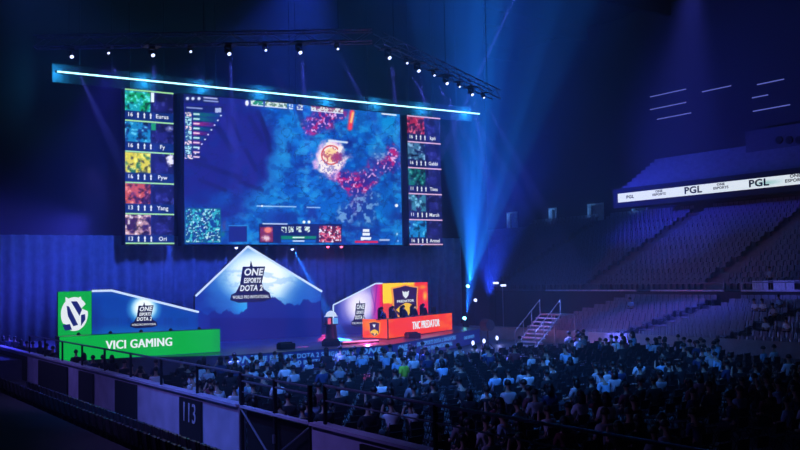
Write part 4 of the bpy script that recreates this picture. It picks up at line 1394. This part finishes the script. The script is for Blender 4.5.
# stair flight leading up to the tier
t = thing('stair_flight', (43.5, 48.6, 0), 'pale metal stair flight with rails between the stage corner and side tier', 'stairs')
b = MB()
for i in range(8):
    b.box((41.8 + .26 * i, 48.0, .12 + .25 * i), (.3, 2.0, .07))
b.build('steps', mat('stair_metal', (.5, .5, .6), .5), t)
b = MB(); b.box((44.6, 48.0, 2.1), (1.4, 2.1, .08)); b.build('landing', m_rail, t)
for yy_ in (47.0, 49.0):
    b = MB(); b.tube((41.6, yy_, .05), (43.9, yy_, 2.1), .05, 6); b.build('stringer', m_rail, t)
    b = MB(); b.tube((41.6, yy_, 1.05), (43.9, yy_, 3.1), .03, 6); b.build('handrail', m_rail, t)
    for i in range(4):
        b = MB(); b.tube((41.6 + .76 * i, yy_, .05 + .68 * i), (41.6 + .76 * i, yy_, 1.05 + .68 * i), .025, 5); b.build('post', m_rail, t)
    b = MB(); b.box((45.2, yy_, 1.05), (.08, .08, 2.1)); b.build('support', m_rail, t)
plight('stair_fill', (41, 45.2, 3.4), 900, (.14, .25, 1), .3)  # unseen blue fill added to light the stairs

# ------------------------------------------------------------------ near barrier wall, railings, gate
XW = 10.8
def wy(px, py=380): return onX(px, py, XW).y
ztopw, = (1.34,)
# continuous wall with gaps at the gate
yg0, yg1 = wy(311, 420), wy(238, 410)
b = MB()
b.box((XW + .12, (yg1 + 62) / 2, ztopw / 2), (.2, 62 - yg1, ztopw)); b.box((XW + .12, (yg0 - 10) / 2, ztopw / 2), (.2, yg0 + 10, ztopw))
struct('wall_front', b, m_wallp)
b = MB(); b.box((XW + .1, (yg1 + 62) / 2, ztopw + .03), (.34, 62 - yg1, .07)); b.box((XW + .1, (yg0 - 10) / 2, ztopw + .03), (.34, yg0 + 10, .07))
struct('trim_2', b, m_wallp)
labels = ['black banner panel at the far left end of the near wall', 'wide black banner panel second from the left on the near wall', 'narrow black banner panel third from the left on the near wall', 'black banner panel fourth from the left on the near wall', 'black banner panel with section number 113 on the near wall', 'black banner panel right of the gate on the near wall']
for k, (a_, c_) in enumerate(((-4, 27), (39.5, 68), (80, 94), (116.5, 137), (181, 202), (361, 400))):
    y1_, y0_ = wy(a_), wy(c_)
    t = thing('banner_panel', (XW, (y0_ + y1_) / 2, 0), labels[k], 'panel', 'black panels on the near wall')
    b = MB(); b.box((XW - .03, (y0_ + y1_) / 2, (ztopw - .12) / 2), (.08, y1_ - y0_, ztopw - .14)); b.build('board', m_black, t)
    if k == 4:
        text('section_number', '113', (XW - .085, (y0_ + y1_) / 2, .78), (0, -1, 0), (0, 0, 1), .85, mat('number_paint', (.6, .6, .66), .6), t, sx=.9)

def near_rail(ya_, yb_, z0_, z1_, label, n_, mid=None, x=XW + .1):
    t = thing('guard_rail', (x, (ya_ + yb_) / 2, z0_), label, 'railing', 'railings along the near wall')
    b = MB(); b.tube((x, ya_, z1_), (x, yb_, z1_), .035, 8); b.build('handrail', m_rail, t)
    if mid: b = MB(); b.tube((x, ya_, mid), (x, yb_, mid), .02, 6); b.build('mid_rail', m_rail, t)
    for i in range(n_):
        y = ya_ + (yb_ - ya_) * i / (n_ - 1)
        b = MB(); b.box((x, y, (z0_ + z1_) / 2), (.07, .07, z1_ - z0_)); b.build('post', m_dark, t)
    return t


near_rail(wy(237, 375), 50, ztopw + .06, 2.25, 'dark guard rail on top of the near wall, left of the gate', 9)
near_rail(2, wy(321, 383), ztopw + .06, 2.3, 'guard rail on top of the near wall, right of the gate', 5, 1.95)
# gate
ys = [wy(240, 378), wy(273, 383), wy(308, 388)]
t = thing('steel_gate', (XW, ys[1], 0), 'tall dark steel gate with crossed braces in the near wall', 'gate')
for y in ys:
    b = MB(); b.box((XW + .05, y, 1.13), (.09, .09, 2.26)); b.build('gate_post', m_dark, t)
for z in (2.22, 2.05):
    b = MB(); b.tube((XW + .05, ys[0], z), (XW + .05, ys[2], z), .03, 6); b.build('top_rail', m_rail, t)
b = MB(); b.box((XW + .05, (ys[0] + ys[2]) / 2, 1.36), (.14, ys[0] - ys[2], .06)); b.build('ledge', m_wallp, t)
b = MB(); b.tube((XW + .05, ys[0], 1.75), (XW + .05, ys[1], 1.75), .02, 6); b.build('mid_rail', m_rail, t)
for i in range(2):
    b = MB(); b.tube((XW + .02, ys[i], 1.3 if i == 0 else .3), (XW + .02, ys[i + 1], .1 if i == 0 else 1.25), .03, 6); b.build('brace', m_rail, t)
b = MB(); b.box((XW + .2, (ys[0] + ys[2]) / 2, .64), (.05, ys[0] - ys[2] - .1, 1.2)); b.build('infill_panel', m_black, t)
b = MB(); b.box((XW - .02, ys[1] - .05, .75), (.05, .08, .22)); b.build('latch', m_rail, t)

# ------------------------------------------------------------------ camera-side dark seats
b = MB()
for i, (x, z) in enumerate(((8.2, .35), (7.2, .75), (6.2, 1.15))): b.box((x - 3, 20, z / 2), (6.9, 60, z))
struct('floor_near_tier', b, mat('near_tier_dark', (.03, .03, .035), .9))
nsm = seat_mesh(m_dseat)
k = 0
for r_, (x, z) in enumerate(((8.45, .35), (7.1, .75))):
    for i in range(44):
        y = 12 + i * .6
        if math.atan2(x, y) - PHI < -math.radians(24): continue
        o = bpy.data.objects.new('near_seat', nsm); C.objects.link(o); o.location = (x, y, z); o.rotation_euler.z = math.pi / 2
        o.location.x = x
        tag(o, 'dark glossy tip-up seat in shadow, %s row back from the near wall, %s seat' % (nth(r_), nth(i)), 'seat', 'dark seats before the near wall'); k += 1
print('objects', len(S.objects))
